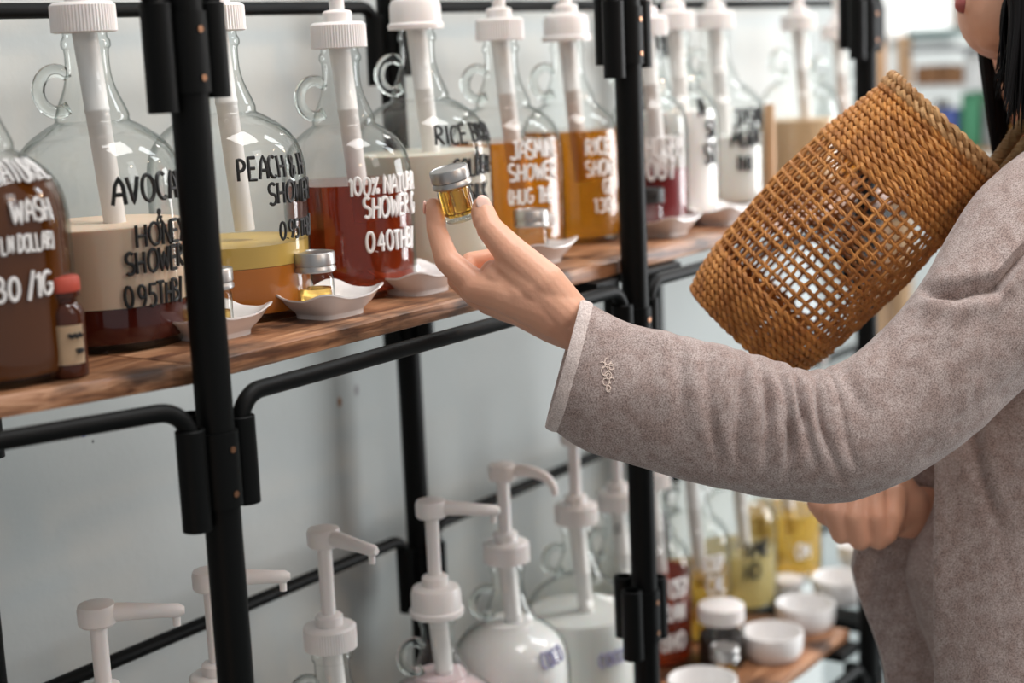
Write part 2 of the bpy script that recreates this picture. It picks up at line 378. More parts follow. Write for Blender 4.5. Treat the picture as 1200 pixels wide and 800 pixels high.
# ---------------------------------------------------------------- stroke lettering
def arc(cx, cy, rx, ry, a0, a1, n=8): return [(cx+rx*math.cos(math.radians(a0+(a1-a0)*k/n)), cy+ry*math.sin(math.radians(a0+(a1-a0)*k/n))) for k in range(n+1)]
G = {
 'A': [[(0, 0), (.12, .7), (.3, 1), (.48, .7), (.6, 0)], [(.1, .38), (.52, .38)]],
 'B': [[(0, 0), (0, 1)]+arc(.15, .76, .3, .24, 90, -90)+arc(.15, .26, .38, .26, 90, -90)+[(0, 0)]],
 'C': [arc(.36, .5, .34, .5, 55, 305, 10)], 'D': [[(0, 0), (0, 1)]+arc(.1, .5, .45, .5, 90, -90, 10)+[(0, 0)]],
 'E': [[(.5, 1), (0, 1), (0, 0), (.52, 0)], [(0, .52), (.42, .52)]],
 'G': [arc(.36, .5, .34, .5, 55, 330, 10)+[(.66, .45), (.4, .45)]],
 'H': [[(0, 0), (.02, 1)], [(.52, 0), (.54, 1)], [(0, .5), (.54, .5)]], 'I': [[(.1, 0), (.1, 1)]],
 'J': [[(.5, 1), (.5, .25)]+arc(.27, .22, .23, .22, 0, -170, 6), [(.2, 1), (.7, 1)]],
 'K': [[(0, 0), (0, 1)], [(.5, 1), (.03, .5), (.55, 0)]], 'L': [[(0, 1), (0, 0), (.48, 0)]],
 'M': [[(0, 0), (.08, 1), (.36, .35), (.64, 1), (.72, 0)]], 'N': [[(0, 0), (.02, 1), (.5, 0), (.54, 1)]],
 'O': [arc(.35, .5, .34, .5, 90, 450, 14)], 'P': [[(0, 0), (0, 1)]+arc(.12, .73, .36, .27, 90, -90)+[(0, .46)]],
 'R': [[(0, 0), (0, 1)]+arc(.12, .75, .34, .25, 90, -90)+[(.05, .5), (.55, 0)]],
 'S': [arc(.28, .75, .25, .25, 40, 270, 8)+arc(.27, .25, .27, .25, 90, -140, 8)],
 'T': [[(.28, 0), (.28, 1)], [(0, 1), (.56, 1)]], 'U': [[(0, 1), (0, .3)]+arc(.26, .28, .26, .28, 180, 360, 8)+[(.52, 1)]],
 'V': [[(0, 1), (.28, 0), (.56, 1)]], 'W': [[(0, 1), (.16, 0), (.38, .75), (.58, 0), (.78, 1)]],
 'Y': [[(0, 1), (.27, .5)], [(.55, 1), (.12, 0)]], '0': [arc(.3, .5, .28, .5, 90, 450, 14)], '1': [[(.05, .8), (.22, 1), (.22, 0)]],
 '3': [arc(.22, .75, .24, .25, 140, -90, 8)+arc(.22, .26, .28, .26, 90, -140, 8)], '4': [[(.38, 0), (.38, 1), (0, .35), (.55, .35)]],
 '5': [[(.5, 1), (.08, 1), (.05, .58)]+arc(.24, .3, .27, .3, 100, -130, 8)], '8': [arc(.27, .74, .22, .26, -90, 270, 10), arc(.27, .25, .27, .25, 90, 450, 10)],
 '9': [arc(.27, .7, .24, .3, 0, 360, 10)+[(.48, .3), (.3, 0)]], '%': [arc(.1, .8, .1, .14, 0, 360, 6), [(.5, 1), (.05, 0)], arc(.48, .2, .1, .14, 0, 360, 6)],
 '.': [[(.05, 0), (.07, .03)]], '/': [[(0, -.1), (.3, 1.1)]], '(': [arc(.4, .5, .4, .7, 130, 230, 6)], ')': [arc(-.1, .5, .4, .7, 50, -50, 6)],
 '&': [[(.5, .1), (.1, .75)]+arc(.22, .82, .13, .16, 180, 0, 5)+[(.05, .3)]+arc(.2, .2, .17, .2, 160, 300, 6)+[(.5, .5)]],
}
ADV = {'I': .35, '.': .25, '/': .45, '1': .42, 'M': .92, 'W': .98, 'O': .85, 'C': .8, 'G': .85, ' ': .4, '(': .35, ')': .35}
def write(bm, text, surf, s0, z0, h, rad, jit=.04, space=1.0, slope=0.0):
    """surf(s, z) gives a point on the surface for arc length s and height z"""
    s = s0; rnd = random.Random(text+str(z0))
    for ch in text:
        g = G.get(ch); hh = h*(1+rnd.uniform(-jit, jit)); dz = rnd.uniform(-jit, jit)*h; sl = rnd.uniform(-.03, .07)
        if g:
            for st in g:
                P = [(x*hh*space+sl*y*hh, y*hh+dz) for x, y in st]; Q = [P[0]]
                for a, b in zip(P, P[1:]):
                    n = max(1, int(math.hypot(b[0]-a[0], b[1]-a[1])/(h*.12)))
                    for k in range(1, n+1): Q.append((a[0]+(b[0]-a[0])*k/n, a[1]+(b[1]-a[1])*k/n))
                pts = [Vector(surf(s+x, z0+y+slope*(s-s0+x))) for x, y in Q]
                if (pts[0]-pts[-1]).length < 1e-6: pts[-1] = pts[-1]+(pts[1]-pts[0])*.3
                tube(bm, pts, rad, 6)
        s += ADV.get(ch, .72)*h*space
    return s

# ---------------------------------------------------------------- jugs
def jug_profile(R, H, nr=.0165):
    top = [(nr, H), (nr, H-.004), (nr+.0017, H-.007), (nr+.0017, H-.0115), (nr, H-.0145), (nr+.0003, H-.03), (nr+.003, H-.042), (nr+.0080, H-.054), (nr+.0110, H-.0615), (nr+.0112, H-.066)]
    dome = [(.0, .066), (.13, .0685), (.33, .0728), (.56, .0785), (.76, .0860), (.90, .0950), (.975, .1065), (1, .122)]
    rr = nr+.0112; k = (R/.0575)**.5
    d = [(rr+(R-rr)*a, H-.066-(b-.066)*k) for a, b in dome[1:]]
    bot = [(R, .03), (R*.995, .016), (R*.97, .007), (R*.90, .0015), (R*.84, 0), (R*.5, .003), (0, .005)]
    return top+d+bot
def smooth_prof(pr, n=3):
    P = [Vector((r, z, 0)) for r, z in pr]; return [(max(p.x, 0), p.y) for p in catmull(P, n)]
def prof_r(pr, z):
    for (r0, z0), (r1, z1) in zip(pr, pr[1:]):
        if min(z0, z1) <= z <= max(z0, z1) and abs(z0-z1) > 1e-9: return r0+(r1-r0)*(z-z0)/(z1-z0)
    return pr[-1][0]
def ribbed(bm, r, z0, z1, n=60, depth=.0006, bev=.0015, c=(0, 0)):
    seg = n*2; rows = []
    for rr, z, dp in ((r*.25, z0, 0), (r-.002, z0, 0), (r, z0+bev*.6, 1), (r-.0002, z1-bev*1.6, 1), (r-bev, z1-bev*.5, 0), (r-bev*2, z1, 0)):
        rows.append([bm.verts.new((c[0]+(rr+(depth if (i % 2 and dp) else 0))*math.cos(2*PI*i/seg), c[1]+(rr+(depth if (i % 2 and dp) else 0))*math.sin(2*PI*i/seg), z)) for i in range(seg)])
    for a, b in zip(rows, rows[1:]):
        for i in range(seg): bm.faces.new((a[i], a[(i+1) % seg], b[(i+1) % seg], b[i]))
    bm.faces.new(rows[0][::-1]); bm.faces.new(rows[-1])
def make_pump(root, H, style, spout_dir, stem=.058, drop=.02, smooth_spout=False, tubez=.03, tube_tilt=0.01, tube_dir=(1, 0)):
    c = BM()
    if style == 'ribbed':
        ribbed(c, .0238, H-.001, H+.0215)
    else:
        lathe(c, [(.01, H-.0015), (.0262, H-.0015), (.0268, H+.001), (.0266, H+.0035), (.0245, H+.005), (.0243, H+.02), (.0225, H+.0255), (.016, H+.028), (0, H+.028)], 48)
        box(c, .0235, .0262, -.003, .003, H+.003, H+.012)
    cap = obj('screw_cap', c, M['white_plastic'], root)
    zt = H+(.0215 if style == 'ribbed' else .0275)
    k = BM(); lathe(k, [(0.0, zt-.001), (.0128, zt-.001), (.0128, zt+.008), (.0115, zt+.0095), (.0075, zt+.0105), (0, zt+.0105)], 32)
    obj('collar', k, M['white_plastic'], cap)
    s = BM(); tube(s, [(0, 0, zt+.009), (0, 0, zt+.010+stem)], .0066, 20); obj('pump_stem', s, M['white_plastic'], root)
    hz = zt+.008+stem; hd = BM(); d = Vector((math.cos(spout_dir), math.sin(spout_dir), 0))
    lathe(hd, [(0, hz), (.0132, hz), (.0150, hz+.002), (.0152, hz+.013), (.0140, hz+.0165), (.0105, hz+.0175), (0, hz+.0178)], 36)
    head = obj('pump_head', hd, M['white_plastic'], root)
    sp = BM(); Z = Vector((0, 0, 1)); base = Z*(hz+.009)
    if smooth_spout:
        P = catmull([base, base+d*.025+Z*.001, base+d*.043-Z*.004, base+d*.052-Z*.013, base+d*.055-Z*.024], 5)
        rs = [.0072-.0036*i/(len(P)-1) for i in range(len(P))]; tube(sp, P, rs, 14)
    else:
        P = [base, base+d*.02, base+d*.05-Z*.002, base+d*.062-Z*.003, base+d*.0665-Z*.003]; tube(sp, P, [.0078, .0072, .0056, .0056, .003], 14)
        tube(sp, [base+d*.060-Z*.003, base+d*.060-Z*.015], [.0034, .0030], 12)
    obj('spout', sp, M['white_plastic'], head)
    t = BM(); td = Vector((*tube_dir, 0)); tt = Z*(H-.0005); te = td*tube_tilt+Z*tubez
    L_ = H-tubez; q = tt*1.0; pts = [tt, tt-Z*.02+td*.001, tt.lerp(te, .5), tt.lerp(te, .52), tt.lerp(te, .8), te]
    tube(t, [tt, tt.lerp(te, .34), tt.lerp(te, .345), tt.lerp(te, .36), tt.lerp(te, .365), te], [.0094, .0090, .0094, .0094, .0089, .0084], 20)
    obj('dip_tube', t, M['tube_plastic'], root)
vdir_cache = {}
def jug(x, y, zb, R, H, label, layers, text=None, ink='black', style='ribbed', hang=None, group='glass pump jugs on the upper shelf', spout=None, stem=.058,
        smooth_spout=False, tubez=None, seg=56, name='pump_jug', tilt=.012, pump=True):
    root = thing(name, label, 'jug', (x, y, zb), group)
    pr = smooth_prof(jug_profile(R, H), 3)
    bm = BM(); lathe(bm, pr, seg)
    bmesh.ops.recalc_face_normals(bm, faces=bm.faces)
    body = obj('glass_body', bm, M['glass'], root)
    # azimuths: v = towards the camera, l = towards image left
    va = math.atan2(CY-y, CX-x); la = va-PI/2
    ha = la+.15 if hang is None else la+hang
    # ring handle
    hb = BM(); hd = Vector((math.cos(ha), math.sin(ha), 0)); Z = Vector((0, 0, 1)); cz = H-.043; pts = []
    for k in range(15):
        t = math.radians(52+256*k/14); pts.append(hd*(.0245-math.cos(t)*.0125*-1*-1)+Z*(cz+math.sin(t)*.0155) if False else hd*(.0245+(-math.cos(t))*.0130)+Z*(cz+math.sin(t)*.0155))
    pts = [hd*.0150+Z*(cz+.0135)]+pts[0:]+[hd*.0185+Z*(cz-.0140)]
    rs = [.0040]+[.0050]*len(pts[1:-1])+[.0052]; tube(hb, pts, rs, 14)
    obj('ring_handle', hb, M['thick_glass'], body)
    # liquid
    z0 = .004; inner = [(max(r-.0022, 0), z) for r, z in pr]
    for i, (ztop, mt) in enumerate(layers):
        lp = [(0, ztop-.0002 if i < 0 else ztop)]; rt = prof_r(pr, ztop)-.0022; lp.append((rt, ztop))
        lo = z0 if i == 0 else layers[i-1][0]+.0004
        for r, z in inner:
            if lo+.0005 < z < ztop-.0005 and z > .0062: lp.append((r, z))
        if i == 0: lp += [(R*.80, .0068), (0, .0075)]
        else: lp += [(prof_r(pr, lo)-.0022, lo), (0, lo)]
        b2 = BM(); lathe(b2, lp, seg); bmesh.ops.recalc_face_normals(b2, faces=b2.faces)
        obj('liquid', b2, mt, root)
    if pump:
        ta = va+PI/2-.3
        sd = (va+PI/2 if spout is None else va+spout)
        make_pump(root, H, style, sd, stem, smooth_spout=smooth_spout, tubez=tubez if tubez else H*.30, tube_tilt=tilt, tube_dir=(math.cos(ta), math.sin(ta)))
    if text:
        tb = BM()
        for line in text:
            s, u0, v0, h = line[:4]; h *= .86; sp = (line[4] if len(line) > 4 else 1.0)*.86; rad = line[5] if len(line) > 5 else .00135; sl = line[6] if len(line) > 6 else 0
            # azimuth of the first letter from its place on the jug, measured as an angle from the viewer's side
            ax = px(Vector((x, y, zb+H*.45))); hw = R/ax[2]*FPX
            # height on the front surface
            P = onY(ax[0], v0, y); 
            base = None
            axu = px(Vector((x, y, P.z)))[0]
            q = max(-.98, min(.98, (u0-axu)/hw)); phi = math.asin(q)
            a0 = va+phi
            nrm = Vector((math.cos(a0), math.sin(a0), 0))
            zz = P.z
            for _ in range(6):
                Q = Vector((x, y, 0))+nrm*prof_r(pr, zz-zb); Q.z = zz
                zz -= (px(Q)[1]-v0)*-1/FPX*px(Q)[2]*1.0
            zl = zz-zb
            rl = prof_r(pr, zl+h*.5); rad = h*(.082 if ink == 'black' else .090)
            def surf(sv, z, a0=a0, rl=rl): 
                r = prof_r(pr, z)+.0003; a = a0+sv/rl; return (r*math.cos(a), r*math.sin(a), z)
            write(tb, s, surf, 0, zl, h, rad, space=sp, slope=sl)
        obj('lettering', tb, M['ink_'+ink], root)
    return root
LQ = {'brown': pmat('brown_soap', (.12, .034, .005), .12, trans=.2, ior=1.33), 'red': liquid('red_soap', (.40, .045, .010), .75), 'maroon': pmat('maroon_soap', (.085, .012, .007), .15, trans=.3, ior=1.33),
      'cream': pmat('cream_soap', (.68, .50, .365), .4, sss=.4), 'orange': pmat('orange_soap', (.60, .18, .018), .3, trans=.35, ior=1.33), 'yellow': pmat('yellow_soap', (.68, .45, .11), .35, trans=.25, ior=1.33),
      'rice': pmat('pale_cream_soap', (.66, .60, .50), .4, sss=.3), 'amber': liquid('amber_soap', (.86, .31, .018), .8), 'olive': liquid('olive_soap', (.66, .25, .018), .8),
      'milk': pmat('milky_soap', (.80, .77, .75), .4, sss=.3), 'pink': pmat('pink_soap', (.80, .62, .63), .4, sss=.3), 'crimson': pmat('crimson_soap', (.26, .03, .035), .25, trans=.3, ior=1.33),
      'gold': liquid('gold_soap', (.84, .52, .08), .7, .15), 'paleyellow': pmat('pale_yellow_soap', (.78, .62, .26), .2, trans=.6, ior=1.33), 'tan': pmat('tan_soap', (.66, .46, .27), .4, trans=.2, ior=1.33),
      'clear': pmat('clear_soap', (.86, .88, .86), .05, trans=.9, ior=1.33), 'offwhite': pmat('offwhite_soap', (.72, .72, .69), .4, sss=.3)}
def zlev(x, y, v):      # height over the board of a level seen at image row v
    u = px(Vector((x, y, -.05)))[0]; return onY(u, v, y).z
GU = 'glass pump jugs on the upper shelf'
def ujug(u, v, y, R, H, *a, **k):
    P = onY(u, v, y); return jug(P.x, y, BT, R, H, *a, **k)
def lv(v, y, u): return onY(u, v, y).z-BT
ujug(-31, 200, .118, .060, .222, 'brown-filled jug cut off by the left picture edge, white handwriting', [(lv(192, .118, -20), LQ['brown'])],
     [('NATURAL', -8, 216, .0160, .80, .0013), ('WASH', 11, 262, .0165, .85, .0013), ('LN DOLLAR)', 0, 298, .0130, .62, .0012), ('30 /1G', -6, 354, .0180, .9, .0013)], 'white', hang=.1)
ujug(99, 38, .150, .0640, .2345, 'jug with cream over dark maroon liquid lettered AVOCADO & HONEY', [(lv(352, .15, 118), LQ['maroon']), (lv(262, .15, 112), LQ['cream'])],
     [('AVOCADO', 131, 240, .0225, .95, .0015), ('&', 180, 262, .0120, 1.0, .0014), ('HONEY', 158, 290, .0190, 1.02, .0016), ('SHOWER', 146, 322, .0190, .85, .0016), ('0.95THB/', 146, 362, .0185, .78, .0016)], 'black')
ujug(253, 36, .150, .0650, .2330, 'jug with yellow over orange liquid lettered PEACH & H in black', [(lv(308, .15, 264), LQ['orange']), (lv(283, .15, 264), LQ['yellow'])],
     [('PEACH & H', 279, 212, .0200, .80, .0014), ('SHOWER G', 313, 240, .0190, .88, .0015), ('0.95THB/', 326, 281, .0165, .82, .0015)], 'black')
ujug(397.5, 56, .132, .0572, .2155, 'deep red jug lettered 100% NAT in white', [(lv(212, .132, 410), LQ['red'])],
     [('100% NATURAL', 409, 230, .0175, .82, .0013), ('SHOWER G', 426, 256, .0200, .74, .0016), ('0.40THB/', 429, 296, .0190, .80, .0016)], 'white')
ujug(487.5, 33, .158, .0660, .2310, 'clear jug lettered RICE BRAN behind the held vial, pale cream soap', [(lv(178, .158, 495), LQ['rice'])],
     [('RICE BRAN', 511, 170, .0195, .92, .0013), ('&', 556, 184, .0120, 1, .0013), ('GOLDEN', 530, 207, .0185, .82, .0014), ('SILK', 548, 234, .0170, .9, .0014)], 'black', style='flange')
ujug(586, 47, .150, .0590, .2170, 'amber jug lettered JASMINE right above the woman thumb', [(lv(164, .15, 594), LQ['amber'])],
     [('JASMINE', 598, 187, .0190, .84, .0016), ('SHOWER', 597, 213, .0185, .86, .0016), ('(HUG THE', 597, 240, .0170, .78, .0015), ('B/11', 636, 266, .0140, .8, .0014)], 'white')
ujug(664, 48, .152, .0550, .2140, 'olive amber jug lettered RICE just left of the middle pole', [(lv(152, .15, 668), LQ['olive'])],
     [('RICE', 686, 182, .0190, .88, .0016), ('SHOW', 686, 207, .0180, .86, .0016), ('GE', 706, 226, .0160, .9, .0015), ('1.30', 696, 249, .0160, .9, .0015)], 'white', style='flange')
ujug(757, 44, .118, .0440, .215, 'crimson-filled jug with white lettering just right of the middle pole', [(lv(196, .15, 748), LQ['crimson'])],
     [('HOSPM', 757, 186, .0260, .62, .0016), ('OOT', 758, 211, .0240, .8, .0016)], 'white')
ujug(790, 38, .134, .0490, .221, 'white milky jug, second right of the middle pole', [(lv(128, .15, 795), LQ['milk'])],
     [('N', 820, 136, .024, .8, .0014), ('SI', 828, 162, .024, .8, .0014), ('ST', 826, 192, .026, .8, .0015)], 'black')
ujug(838, 38, .172, .0600, .221, 'whitish jug with blurred black lettering, nearest to the basket on its left', [(lv(160, .15, 842), LQ['offwhite'])],
     [('JASMI', 858, 150, .0260, .8, .0016), ('MORN', 857, 172, .0240, .8, .0016), ('THB', 862, 200, .020, .8, .0014)], 'black')
ujug(936, 60, .175, .056, .215, 'tan-filled jug beside the upper edge of the basket', [(lv(142, .155, 932), LQ['tan'])])
ujug(982, 62, .190, .054, .200, 'jug with an orange base behind the top of the basket', [(lv(150, .15, 975), LQ['amber'])])
# lower row
GL = 'glass pump jugs on the lower shelf'
def ljug(u, v, y, *a, **k):
    P = onY(u, v, y); return jug(P.x, y, LT, *a, group=GL, **k)
ljug(123, 818, .150, .060, .262, 'bare white pump jug at the lower left, only its pump in view', [(.16, LQ['milk'])], None, spout=PI/2-.15, stem=.050, style='ribbed')
ljug(254, 775, .155, .060, .236, 'lower jug mostly behind the nearest pole, spout pointing right', [(.13, LQ['milk'])], None, spout=PI/2-.1, stem=.066)
ljug(388, 760, .150, .060, .236, 'lower jug with ribbed cap, spout pointing at the viewer', [(.12, LQ['clear'])], None, spout=.75, stem=.066, style='ribbed')
ljug(512, 717, .128, .062, .232, 'lower jug of pale pink soap with a wide flanged cap', [(.170, LQ['pink'])], None, spout=PI/2-.2, stem=.060, style='flange')
ljug(594, 664, .150, .062, .238, 'lower milky jug with a drooping curved spout, lettered COCO', [(.172, LQ['milk'])], [('COCO', 636, 784, .0175, .8, .0013)], 'violet', spout=PI/2-.25, stem=.058, smooth_spout=True, style='ribbed')
ljug(676, 625, .158, .062, .240, 'lower off-white jug directly left of the middle pole', [(.135, LQ['offwhite'])], [('COCO', 702, 782, .0175, .8, .0013)], 'violet', spout=PI/2-.1, stem=.060, style='ribbed', smooth_spout=False)
ljug(724, 600, .178, .044, .222, 'clear lower jug with a hand-drawn circle, seen left of the middle pole', [(.10, LQ['clear'])], [('O', 713, 625, .012, 1, .0008)], 'black', pump=True)
ljug(764, 590, .186, .047, .225, 'lower red jug with white lettering right of the middle pole', [(.115, LQ['red'])], [('TOSY', 776, 702, .025, .7, .0017), ('RAN', 778, 730, .025, .8, .0017), ('BHO', 776, 764, .025, .8, .0018)], 'white')
ljug(809, 570, .190, .050, .225, 'lower gold-filled jug, second right of the middle pole', [(.088, LQ['gold'])], [('IOUP', 824, 672, .024, .7, .0017), ('CAL', 828, 696, .024, .8, .0017), ('GOO', 826, 720, .024, .7, .0017)], 'white')
ljug(862, 560, .194, .055, .225, 'lower pale yellow jug with dark lettering, left of the bowls', [(.080, LQ['paleyellow'])], [('AMR', 872, 655, .027, .8, .0015), ('HOF', 872, 680, .027, .8, .0015)], 'black')
ljug(916, 545, .190, .056, .225, 'lower gold jug farthest to the right, under the sleeve', [(.100, LQ['gold'])], [('OM', 932, 655, .024, .8, .0017), ('RW', 932, 676, .024, .7, .0017)], 'white')

# ---------------------------------------------------------------- small dishes and vials
def dish(u0, v0, label, s=1.0, ang=0.0, name='sauce_dish'):
    """u0,v0: image place of the middle of the foot on the upper board"""
    P = onZ(u0, v0, BT)
    bm = BM(); seg = 64; rows = []
    def ring(h, z, flare, wav, n):
        r = []
        for i in range(seg):
            t = 2*PI*i/seg; c, s_ = math.cos(t), math.sin(t)
            k = (abs(c)**n+abs(s_)**n)**(-1/n); cor = (1-math.cos(4*t+0))/2; cor = cor**2.2
            rr = h*k*(1+flare*cor); r.append(bm.verts.new((rr*c*1.0, rr*s_*.84, z+wav*(cor-.25))))
        return r
    sh = [(.0005, .0, 0, 0, 3), (.0245, .0, 0, 0, 4.5), (.0250, .0035, 0, 0, 4.5), (.0262, .0048, 0, 0, 4.2), (.0325, .0105, .03, .001, 3.6), (.0375, .0160, .07, .005, 3.3), (.0400, .0180, .09, .006, 3.2),
          (.0400, .0195, .09, .006, 3.2), (.0378, .0188, .08, .006, 3.2), (.0330, .0140, .04, .003, 3.4), (.0270, .0075, 0, 0, 3.8), (.0220, .0050, 0, 0, 4), (.0005, .0046, 0, 0, 3)]
    for a in sh: rows.append(ring(*a))
    for a, b in zip(rows, rows[1:]):
        for i in range(seg): bm.faces.new((a[i], a[(i+1) % seg], b[(i+1) % seg], b[i]))
    bm.faces.new(rows[0][::-1]); bm.faces.new(rows[-1])
    bmesh.ops.recalc_face_normals(bm, faces=bm.faces)
    for v in bm.verts: v.co *= s
    o = obj(name, bm, M['ceramic'], loc=(P.x, P.y, BT)); o.rotation_euler = (0, 0, ang)
    tag(o, label, 'dish', 'white wavy dishes on the upper shelf'); return o, P
def vial(base, axis, label, liq=None, level=.6, lid=True, lidmat=None, s=1.10, group='small screw-top vials', grip=False):
    root = thing('glass_vial', label, 'vial', base, group)
    g = BM(); r = .0138; h = .0315
    pr = [(0, .0006), (r-.002, 0), (r, .0018), (r+.0004, .0035), (r, .005), (r, .024), (r-.0012, .027), (r-.0028, .0285), (r-.0028, h)]
    lathe(g, pr, 40); bmesh.ops.recalc_face_normals(g, faces=g.faces); obj('glass_body', g, M['glass'], root)
    if liq:
        zl = .0045+(.0265-.0045)*level; q = BM(); lathe(q, [(0, .0045), (r-.003, .0045), (r-.0018, .0058), (r-.0018, zl), (0, zl)], 40); bmesh.ops.recalc_face_normals(q, faces=q.faces); obj('liquid', q, liq, root)
    if lid:
        l = BM(); z = .0280
        lathe(l, [(0, z), (.0152, z), (.0160, z+.0008), (.0160, z+.0030), (.0150, z+.0042), (.0150, z+.0048), (.0157, z+.0056), (.0157, z+.0136), (.0150, z+.0146), (.0138, z+.0148), (.0134, z+.0142), (0, z+.0142)], 48)
        obj('screw_lid', l, lidmat or M['alum'], root)
    q = Vector((0, 0, 1)).rotation_difference(Vector(axis)); root.rotation_mode = 'QUATERNION'; root.rotation_quaternion = q; root.scale = (s, s, s)
    return root
VL = pmat('vial_oil', (.86, .58, .16), .05, trans=.9, ior=1.33)
VH = pmat('vial_honey_oil', (.80, .47, .075), .03, trans=.92, ior=1.33)
VT = .0048
def dv(u, v, label, vl=None, **k):
    o, P = dish(u, v, label)
    if vl: vial((P.x+vl[0], P.y+vl[1], BT+VT+.0003), (0, 0, 1), vl[2], **k)
    return P
dv(252, 394, 'white dish nearest the camera, crossed by the pole', (.006, .006, 'small vial half hidden by the nearest black pole'), liq=VL, level=.35)
dv(387, 369, 'white dish holding a vial between nearest pole and the hand', (-.002, .012, 'vial standing in the dish in front of the deep red jug'), liq=VL, level=.5)
dv(490, 342, 'empty white dish to the left of the hand')
dv(626, 308, 'white dish behind the back of the hand', (.004, .004, 'vial standing behind the hand in front of the amber jug'))
dv(778, 275, 'white dish just right of the middle pole', (-.01, .012, 'vial with a black lid right of the middle pole'), lidmat=M['ink_black'])
P = dv(845, 262, 'white dish with an orange-red lid lying in it, near the basket')
bm = BM(); lathe(bm, [(0, 0), (.014, 0), (.015, .002), (.0148, .005), (.0138, .006), (0, .006)], 32)
tag(obj('jar_lid', bm, M['red_cap'], loc=(P.x, P.y-.004, BT+VT+.0004)), 'orange-red lid lying in the white dish near the basket', 'lid')
P = onZ(829, 240, BT); vial((P.x, P.y, BT), (0, 0, 1), 'vial with brownish lid before the milky jug', lidmat=pmat('brown_lid', (.32, .22, .19), .5))
P = onZ(876, 232, BT); vial((P.x, P.y, BT), (0, 0, 1), 'vial with grey lid before the whitish jug by the basket', lidmat=M['grey'])

# small amber bottle with a red cap, front left
P = onZ(82, 441, BT); ab = thing('amber_bottle', 'small amber bottle with red cap and cream label at front left', 'bottle', (P.x, P.y, BT)); ab.scale = (1.17, 1.17, 1.22)
bm = BM(); lathe(bm, [(0, .001), (.0095, 0), (.0112, .0012), (.0115, .003), (.0115, .037), (.0100, .0405), (.0078, .0425), (.0078, .045), (.0098, .0455), (.0098, .0485), (0, .0485)], 36); obj('glass_body', bm, M['amber_glass'], ab)
bm = BM(); lathe(bm, [(0, .0487), (.0104, .0487), (.0108, .0495), (.0106, .0555), (.0095, .0570), (0, .0575)], 32); obj('red_cap', bm, M['red_cap'], ab)
bm = BM(); va = math.atan2(CY-P.y, CX-P.x); rows = []
for z in (.0085, .0305): rows.append([bm.verts.new((.0118*math.cos(va-.95+1.9*k/20), .0118*math.sin(va-.95+1.9*k/20), z)) for k in range(21)])
for k in range(20): bm.faces.new((rows[0][k], rows[0][k+1], rows[1][k+1], rows[1][k]))
bmesh.ops.solidify(bm, geom=bm.faces[:], thickness=-.0002); lb = obj('paper_label', bm, M['cream_label'], ab)
bm = BM()
for zc, a0, a1 in ((.0245, .1, .8), (.0158, .45, .8)):
    tube(bm, [(.0121*math.cos(va+a0+(a1-a0)*k/8), .0121*math.sin(va+a0+(a1-a0)*k/8), zc+.0006*math.sin(k*2.1)) for k in range(9)], .0013, 6)
obj('print', bm, M['ink_black'], lb)

# bowls on the lower shelf
def bowl(u, v, r, label):
    P = onZ(u, v, LT); bm = BM(); R = r
    lathe(bm, [(0, .001), (R*.80, 0), (R*.88, .003), (R*.97, .010), (R, .022), (R, .030), (R*.985, .033), (R*.93, .033), (R*.90, .030), (R*.88, .018), (R*.78, .009), (0, .008)], 56)
    bmesh.ops.recalc_face_normals(bm, faces=bm.faces)
    return tag(obj('round_bowl', bm, M['ceramic'], loc=(P.x, P.y, LT)), label, 'bowl', 'round white bowls on the lower shelf')
bowl(905, 768, .0395, 'round white bowl, second nearest, centre front of the lower shelf')
bowl(944, 734, .0395, 'round white bowl between the second nearest and the farthest-right bowls')
bowl(986, 702, .0400, 'round white bowl touching the jacket edge')
bowl(824, 826, .0410, 'round white bowl cut off by the bottom picture edge')
bowl(1006, 662, .030, 'small round white bowl farthest back by the jacket')
P = onZ(850, 800, LT); vial((P.x, P.y, LT), (0, 0, 1), 'vial with silver lid between the bowls on the lower shelf', liq=VL)
P = onZ(843, 776, LT); jr = thing('storage_jar', 'glass jar of dark contents with wide white lid, lower shelf', 'jar', (P.x, P.y-.004, LT))
bm = BM(); lathe(bm, [(0, .001), (.027, 0), (.029, .004), (.029, .05), (.026, .056), (.026, .06)], 40); obj('glass_body', bm, M['glass'], jr)
bm = BM(); lathe(bm, [(0, .003), (.026, .003), (.027, .006), (.027, .040), (0, .040)], 40); obj('dark_content', bm, pmat('dark_herb', (.03, .022, .02), .8), jr)
bm = BM(); ribbed(bm, .0285, .056, .078, 50); obj('white_lid', bm, M['white_plastic'], jr)
P = onZ(938, 700, LT); j2 = thing('small_white_tub', 'small white tub before the farthest gold jug', 'tub', (P.x, P.y+.02, LT))
bm = BM(); lathe(bm, [(0, 0), (.019, 0), (.020, .002), (.020, .018), (0, .018)], 32); obj('tub_body', bm, M['ceramic'], j2)
bm = BM(); lathe(bm, [(0, .0182), (.0212, .0182), (.0212, .024), (.02, .026), (0, .026)], 32); obj('tub_lid', bm, M['white_plastic'], j2)

# thin wooden board standing by the far jugs
P = onY(903, 215, .11); b = box(BM(), -.003, .003, -.006, .006, 0, .125); tag(obj('wooden_panel', b, M['pale_wood'], loc=(P.x, .11, BT), smooth=False), 'narrow upright wooden panel behind the farthest jugs', 'panel')

